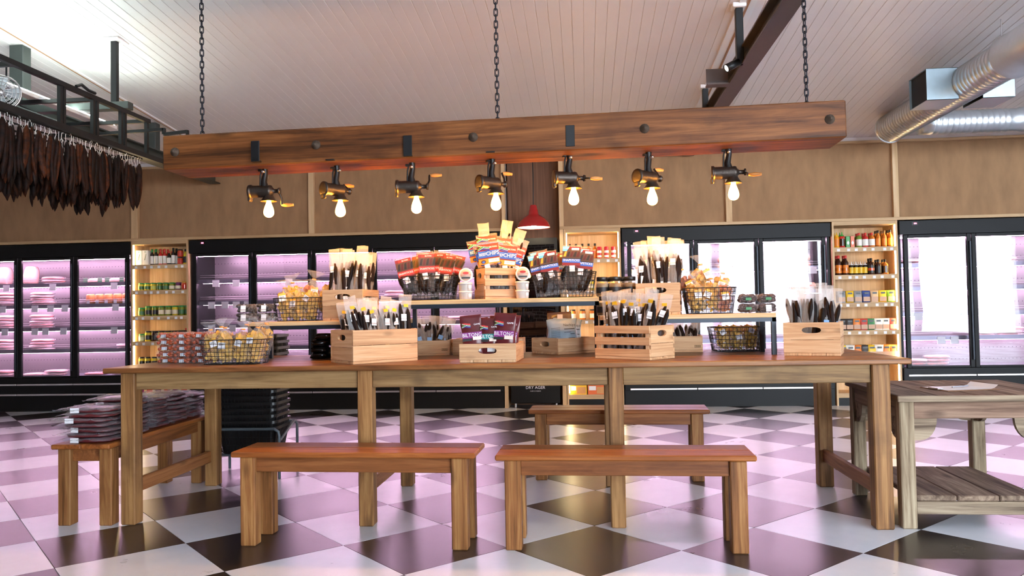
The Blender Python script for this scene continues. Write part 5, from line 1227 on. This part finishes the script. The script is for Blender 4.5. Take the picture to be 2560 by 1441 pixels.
def row(unit_x0, unit_x1, z, items, group, depth=2):
    x = unit_x0
    for it in items:
        kind, rgb, cap, lab, lb, w_ = it[:6]; sc_ = it[6] if len(it) > 6 else 1.0; l2 = it[7] if len(it) > 7 else None
        x += w_ / 2
        for d_ in range(depth):
            goods(kind, rgb, cap, lab, lb + (', front one', ', one behind')[d_], 'jar' if 'jar' in kind else 'bottle', group, (x, FY + .065 + d_ * .078, z + .0005), 0, sc_, l2)
        x += w_ / 2
x0 = -5.725
# olive oil shelf unit
WBOX = plain('white_carton', (240, 240, 234), .5, 0, .02)
for i in range(2):
    b = thing('oil_carton', 'white carton with drawn olive branch on the oil shelf', 'carton', (x0 + .05 + i * .085, FY + .075, SH[0] + .0005), 0, 'white olive oil cartons')
    MB().box(-.039, .039, -.039, .039, 0, .19, .002).build('box', WBOX, b); m = MB()
    for k in range(5): m.poly([(-.012 + .004 * k, .06 + .016 * k), (-.002 + .004 * k, .066 + .016 * k), (.004 + .002 * k, .08 + .016 * k), (-.008 + .004 * k, .076 + .016 * k)], -.0398)
    m.build('olive_branch', pc('olive_print', (120, 130, 70)), b); MB().poly([(.006 * math.cos(2 * PI * k / 12), .17 + .006 * math.sin(2 * PI * k / 12)) for k in range(12)], -.0398).build('green_dot', pc(*GREENC), b)
row(x0 + .185, 0, SH[0], [('slim', DRKB, GREENC, WHTL, 'slim dark oil bottle with green cap beside the white cartons', .056)] * 2 + [('slim', REDB, REDC, WHTL, 'red vinegar bottle with red cap and white label', .056)] * 2 + [('bottle', DRKB, REDC, WHTL, 'short dark bottle with pink-red cap on the oil shelf', .06, .9)] + [('slim', DRKB, BLKC, WHTL, 'tall dark oil bottle with black cap and white label', .056, 1.04)], 'oil bottles on the oak shelf')
for k in range(2): goods('jar', REDP, BLKC, ('red_label', (190, 50, 44)), 'red pepper jar with black lid stacked on the oil shelf', 'jar', 'stacked red pepper jars', (x0 + .59, FY + .065, SH[0] + k * .0975))
goods('bottle', YEL, BLKC, BLKL, 'amber oil bottle with black label at the oil shelf end', 'bottle', None, (x0 + .66, FY + .065, SH[0]))
row(x0 + .02, 0, SH[1], [('jar', YEL, GREENC, GRNL, 'green-lidded jar of yellow-green pickles on the second oak shelf', .083)] * 2 + [('jar', YEL, GREENC, ('lime_label', (186, 196, 90)), 'green-lidded pickle jar with lime label', .083)] + [('jar', OLV, GREENC, GRNL, 'green-lidded jar of green olives on the second oak shelf', .083)] * 2 + [('jar', OLV, GREENC, CREAML, 'green-lidded olive jar with cream label on the second shelf', .083)] + [('jar', PUR, ('purple_lid', (92, 44, 92)), CREAML, 'purple-lidded jar of beetroot', .083), ('jar', REDP, ('gold_lid', (190, 150, 60)), REDB, 'gold-lidded jar of red peppers', .083, 1.1)], 'pickle jars on the second shelf')
row(x0 + .02, 0, SH[2], [('jar', OLV, GREENC, GRNL, 'shorter green olive jar at the third shelf end', .09, 1.12)] + [('talljar', OLV, GREENC, BLKL, 'tall olive jar with green lid and dark label', .09)] * 2 + [('talljar', OLV, GREENC, CREAML, 'tall olive jar with green lid and pale label', .09)] * 2 + [('talljar', YEL, GREENC, CREAML, 'tall yellow gherkin jar with green lid and cream label', .09)] * 1 + [('talljar', OLV, GREENC, GRNL, 'tall olive jar with green lid and green label', .085)] * 2, 'tall jars on the third shelf')
row(x0 + .02, 0, SH[3], [('jar', ('pale_green', (176, 190, 130)), GREENC, ('mint_label', (196, 220, 190)), 'pale green jar with green lid and mint label', .088)] + [('talljar', YEL, BLKC, BLKL, 'yellow mustard jar with black lid and black label', .088, 1.05)] + [('talljar', DKBR, BLKC, BLKL, 'dark chutney jar with black lid', .088, 1.05)] + [('talljar', YEL, BLKC, CREAML, 'yellow mustard jar with black lid and cream label', .088, 1.05)] * 3 + [('talljar', BRN, BLKC, CREAML, 'amber relish jar with black lid', .085, 1.05), ('flask', DRKB, REDC, None, 'dark bottle with red cap at the fourth shelf end', .06)], 'condiment jars on the fourth shelf')
row(x0 + .02, 0, SH[4], [('talljar', YEL, BLKC, BLKL, 'yellow jar with black lid and black label behind the table edge', .085)] * 8, 'yellow jars on the low shelf', 1)
for i in range(6):
    b = thing('baking_box', 'flat cream and red food box on the bottom oak shelf', 'box', (x0 + .07 + i * .115, FY + .1, .1455), 0, 'food boxes on the bottom shelf'); MB().box(-.05, .05, -.06, .06, 0, .18, .002).build('box', pc('cream_box', (226, 206, 170)), b); MB().box(-.04, .04, -.0606, -.06, .02, .12).build('picture', pc(*(REDP if i % 2 else PUR)), b)
# middle shelf unit
for i in range(3): goods('shaker', REDB, ('crimson_cap', (200, 24, 50)), WHTL, 'red spice shaker with white label on the middle oak shelf', 'shaker', 'red spice shakers', (.20 + i * .085, FY + .07, 1.8005), 0, 1.12, ('red_print', (196, 40, 44)))
for i in range(5): goods('bottle', BRN, BLKC, ORL, 'amber marinade bottle with black cap on the middle oak shelf', 'bottle', 'amber marinade bottles', (-.16 + i * .077, FY + .17, 1.8005), 0, 1.0)
for i, (cn, s_, w_) in enumerate(((('taco_yellow', (238, 190, 40)), 'Taco Shells', .205), (('taco_orange', (226, 110, 50)), 'Tortilla Kit', .26), (('taco_green', (120, 176, 60)), 'Fajita Kit', .12))):
    x = (-.19, .022, .295)[i] + w_ / 2
    b = thing('food_carton', ['yellow taco shell carton on the bottom shelf of the middle unit', 'orange tortilla kit carton on the bottom shelf', 'green dinner kit carton on the bottom shelf'][i], 'carton', (x, FY + .08, .1555)); MB().box(-w_ / 2 + .004, w_ / 2 - .004, -.05, .05, 0, .19, .002).build('box', pc(*cn), b)
    if i == 0: link('lettering', text_mesh(s_, .032, INKB), b, (-.02, -.0515, .13))
    MB().box(-.02, w_ / 2 - .015, -.0508, -.05, .01, .09).build('picture', pc('food_picture', (206, 150, 90)), b); MB().box(-w_ / 2 + .015, -.03 if i < 2 else 0, -.0508, -.05, .05, .10).build('panel', PAPER, b)
for z, n in ((1.42, 5), (1.06, 5), (.70, 5)):
    for i in range(n): goods('talljar', (OLV, BRN, YEL)[int(z * 10) % 3], BLKC, CREAML, 'condiment jar on a middle unit shelf behind the display goods', 'jar', 'jars on the middle unit', (-.14 + i * .12, FY + .09, z + .0005))
# sauce shelf unit
x1 = 2.965
row(x1 + .005, 0, SH[0], [('squeeze', ('yellow_sauce', (232, 160, 40)), ('yellow_tip', (240, 190, 40)), ORL, 'yellow chilli squeeze bottle with pointed tip', .062, 1.1), ('squeeze', REDB, ('green_tip', (50, 190, 80)), DKBR, 'dark red chilli squeeze bottle with green tip', .062, 1.12)], 'squeeze bottles on the sauce shelf')
for i, cn in enumerate((('box_green', (60, 150, 70)), ('box_orange', (226, 110, 70)))):
    b = thing('sauce_carton', ['slim green pepper sauce carton on the sauce shelf', 'slim orange pepper sauce carton on the sauce shelf'][i], 'carton', (x1 + .16 + i * .052, FY + .065, SH[0] + .0005)); MB().box(-.022, .022, -.022, .022, 0, .135, .002).build('box', pc(*cn), b); MB().poly([(0, .03), (.015, .055), (0, .085), (-.015, .055)], -.0226).build('diamond', PAPER, b)
row(x1 + .255, 0, SH[0], [('flask', ('green_sauce', (120, 150, 60)), REDC, WHTL, 'green chilli sauce flask with red cap', .073, 1.05), ('flask', REDB, REDC, WHTL, 'red chilli sauce flask with red cap', .073, 1.05), ('flask', BRN, REDC, WHTL, 'orange chilli sauce flask with red cap', .073, 1.05), ('bottle', BRN, BLKC, ORL, 'amber peri-peri bottle with dark cap', .07, 1.0), ('bottle', BRN, ('bronze_cap', (120, 80, 40)), ORL, 'amber peri-peri bottle with bronze cap', .07, 1.0), ('bottle', BRN, BLKC, GOLD2, 'amber peri-peri bottle with yellow label', .07, 1.03)], 'sauce flasks on the sauce shelf')
row(x1 + .01, 0, SH[1], [('bottle', DKBR, REDC, ORL, 'dark sauce bottle with orange label and red cap', .08, 1.2, BRN)] * 2 + [('squeeze', DRKB, WHC, GOLD2, 'white-tipped squeeze bottle with yellow and black label', .052, .95)] * 4 + [('flask', DKBR, BLKC, BLKL, 'dark barbecue sauce bottle with black cap and label', .085, 1.2, REDP), ('flask', DKBR, BLKC, BLKL, 'dark brown marinade flask with black label', .078, 1.1), ('flask', BRN, BLKC, DKBR, 'reddish marinade flask with dark label', .078, 1.1)], 'sauces on the second sauce shelf')
SP = {}
def spice_pouch(rgb, label, group, loc, sc_=1.0, rz=0, win=True):
    if rgb[0] not in SP: SP[rgb[0]] = pouch_mesh('bag', .085, .125, .035, pc(*rgb), 40 + len(SP), wob=.003, flat_top=.9, k_=14, lv=7)
    b = thing('spice_pouch', label, 'pouch', loc, rz, group); b.scale = (sc_,) * 3; link('bag', SP[rgb[0]], b)
    if 'blk' not in ME:
        ME['blk'] = MB().poly([(-.022, .09), (.022, .09), (.022, .108), (-.022, .108)], 0).mesh('brand_patch', pc(*BLKL)); ME['win'] = MB().poly([(-.034, .012), (.034, .012), (.034, .06), (-.034, .06)], 0).mesh('window', pc('spice_window', (186, 140, 104)))
    link('brand_patch', ME['blk'], b, (0, -.0185, 0)); 
    if win: link('window', ME['win'], b, (0, -.0205, 0))
    return b
def prow(z, names, group, n=1.0):
    for i, (cn, lb) in enumerate(names):
        for d_ in (0, 1): spice_pouch(cn, lb + (', front one', ', one behind')[d_], group, (x1 + .05 + i * (.655 / len(names)) + .02, FY + .06 + d_ * .07, z + .0005), n)
SPY = ('pouch_yellow', (240, 196, 40)); SPK = ('pouch_grey', (150, 150, 150)); SPB = ('pouch_blue', (50, 74, 140)); SPT = ('pouch_tan', (222, 184, 140)); SPG = ('pouch_lime', (150, 200, 60)); SPO = ('pouch_orange', (230, 130, 50)); SPR = ('pouch_red', (196, 70, 60)); SPE = ('pouch_green', (60, 130, 80)); SPW = ('pouch_white', (236, 232, 222)); SPD = ('pouch_dark', (60, 54, 52))
prow(SH[2], [(SPK, 'grey braai spice pouch on the third sauce shelf'), (SPY, 'bright yellow spice pouch on the third sauce shelf'), (SPK, 'grey braai spice pouch on the third sauce shelf'), (SPB, 'navy blue spice pouch on the third sauce shelf'), (SPT, 'tan spice pouch on the third sauce shelf'), (SPY, 'bright yellow spice pouch on the third sauce shelf'), (SPG, 'lime green spice pouch on the third sauce shelf')], 'spice pouches on the third sauce shelf', 1.12)
prow(SH[3], [(SPD, 'dark stock pouch on the fourth sauce shelf'), (SPD, 'dark stock pouch on the fourth sauce shelf'), (SPO, 'orange spice pouch on the fourth sauce shelf'), (SPR, 'red spice pouch on the fourth sauce shelf'), (SPE, 'green spice pouch on the fourth sauce shelf'), (SPW, 'white spice pouch on the fourth sauce shelf'), (SPW, 'white spice pouch on the fourth sauce shelf'), (SPR, 'red spice pouch on the fourth sauce shelf')], 'spice pouches on the fourth sauce shelf', 1.08)
prow(SH[4], [(SPY, 'yellow pouch low on the sauce shelf behind the table edge'), (SPW, 'white pouch low on the sauce shelf behind the table edge'), (SPO, 'orange pouch low on the sauce shelf behind the table edge'), (SPD, 'dark pouch low on the sauce shelf behind the table edge'), (SPY, 'yellow pouch low on the sauce shelf behind the table edge'), (SPW, 'white pouch low on the sauce shelf behind the table edge'), (SPO, 'orange pouch low on the sauce shelf behind the table edge'), (SPO, 'orange pouch low on the sauce shelf behind the table edge')], 'pouches on the low sauce shelf', 1.2)

# ================================================================ meat in the fridges
RAW = plain('raw_meat', (226, 130, 128), .35, 0, .35, 24, .3, coat=.2); RAWP = plain('pale_meat', (240, 190, 184), .35, 0, .25, 20, .3); ROLLM = plain('crumbed_roll', (206, 128, 72), .5, 0, .4, 60, .5); SAL = plain('salad_pack', (196, 130, 96), .4, 0, .5, 50, .4)
RM = [slab_mesh('meat', .26, .20, .03, 80 + i, RAW if i % 2 else RAWP, 18, .16) for i in range(4)]
PKF = slab_mesh('wrap', .275, .215, .036, 90, film('tray_wrap', (245, 245, 250), .12, .1, .5, 30, .4), 18, .14)
def stack(x, y, z, n, label, group, seed, sc_=1.0):
    rn = random.Random(seed)
    for k in range(n):
        t = thing('meat_pack', label if n == 1 else label + ', ' + ORD[k] + ' up', 'meat', (x + rn.uniform(-.015, .02), y, z + k * .0388 * sc_), R(rn.uniform(-8, 8)), group); t.scale = (sc_,) * 3
        link('meat', rn.choice(RM), t); link('wrap', PKF, t)
DK = .446
for (x, z, n) in ((-7.05, 1.64, 3), (-7.2, 1.36, 5), (-7.22, 1.06, 5), (-7.22, .775, 4), (-7.75, 1.36, 5), (-7.75, 1.06, 5), (-7.75, .775, 4)):
    stack(x, FY + .34, z + .001, n, 'pink raw meat pack stacked on a shelf of the meat fridge', 'meat packs on the meat fridge shelves', int(x * 100 + z * 10))
for i, x in enumerate((-8.1, -7.72, -7.3, -7.0, -6.42, -6.05)):
    stack(x, FY + .3, DK, 1 + i % 2, 'pale meat pack lying on the floor deck of the meat fridge', 'meat packs on the meat fridge deck', i)
for i, (x, sh) in enumerate(((-7.36, 1), (-7.75, 1))):
    t = thing('meat_joint', 'tall pink wrapped meat joint standing on the top shelf of the meat fridge', 'meat', (x, FY + .34, 1.641), 0, 'wrapped meat joints'); link('meat', slab_mesh('meat', .17, .15, .25, 101 + i, RAWP, 18, .2), t)
for i in range(2):
    t = thing('mince_tray', 'green-edged tray of pale mince on the top meat fridge shelf', 'tray', (-6.42 + i * .30, FY + .31, 1.641), 0, 'green-edged mince trays'); MB().box(-.13, .13, -.09, .09, 0, .012).build('base', pc('tray_green', (96, 140, 110)), t)
    for sx in (-.1, .1): MB().box(sx - .03, sx + .03, -.094, -.09, 0, .085).build('sleeve', pc('tray_green', (96, 140, 110)), t)
    link('mince', slab_mesh('mince', .22, .16, .075, 110 + i, RAWP, 18, .12), t)
for i in range(5):
    t = thing('meat_roll', 'upright crumbed meat roll with white label in the meat fridge', 'meat roll', (-6.49 + i * .125, FY + .28, 1.361), 0, 'upright meat rolls'); MB().lathe([(0, 0), (.046, 0), (.054, .01), (.054, .13), (.04, .148), (0, .15)], 14).build('roll', ROLLM, t); MB().box(-.022, .022, -.056, -.0545, .02, .065).build('label', PAPER, t)
stack(-6.0, FY + .34, .776, 2, 'thin pink meat pack on the lowest shelf beside the oil shelf', 'thin meat packs', 7)
for i, x in enumerate((-4.2, -3.3, -3.0, -2.6, -2.1, -1.5)): stack(x, FY + .32, DK, 1, 'pale meat pack on the deck of the five-door fridge', 'meat packs on the five-door fridge deck', 20 + i)
stack(-2.4, FY + .34, 1.361, 3, 'pink meat pack on a shelf of the five-door fridge', 'meat packs in the five-door fridge', 31); stack(-1.6, FY + .34, 1.061, 2, 'pink meat pack on a shelf of the five-door fridge', 'meat packs in the five-door fridge', 32)
for i, x in enumerate((1.72, 1.9, 2.2, 2.36, 2.52, 2.68)):
    for k in range(2):
        t = thing('deli_pack', 'clear deli pack of noodles and vegetables in the three-door fridge', 'pack', (x, FY + .30, 1.641 + k * .085), R(random.Random(i).uniform(-6, 6)), 'deli packs in the three-door fridge'); link('food', slab_mesh('food', .14, .12, .075, 120 + i, SAL, 16, .15), t); link('wrap', slab_mesh('wrap', .15, .13, .083, 130 + i, PET, 16, .12), t); MB().box(-.03, .03, -.068, -.067, .02, .06).build('label', PAPER, t)
for i, x in enumerate((2.42, 2.58, 2.74)):
    t = thing('deli_pack', 'clear pack of orange pasta salad on the second shelf of the three-door fridge', 'pack', (x, FY + .29, 1.361), 0, 'salad packs in the three-door fridge'); link('food', slab_mesh('food', .14, .12, .10, 140 + i, SAL, 16, .15), t); MB().box(-.03, .03, -.066, -.065, .01, .05).build('label', PAPER, t)
for i, (x, z) in enumerate(((4.75, .775), (5.05, .775), (3.95, 1.64), (4.25, 1.64), (4.9, 1.36), (4.85, 1.06), (3.95, DK), (4.2, DK), (5.0, 1.64))):
    stack(x, FY + .34, z + .001, 2 + i % 2, 'pink meat pack in the fridge right of the sauce shelf', 'meat packs right of the sauce shelf', 60 + i)
for i, (x, z, n) in enumerate(((.8, 1.64, 2), (1.1, 1.06, 3), (1.0, DK, 2), (1.8, .775, 2), (2.5, DK, 2), (2.4, 1.06, 2))): stack(x, FY + .34, z + .001, n, 'pink meat pack in the three-door fridge', 'meat packs in the three-door fridge', 80 + i)
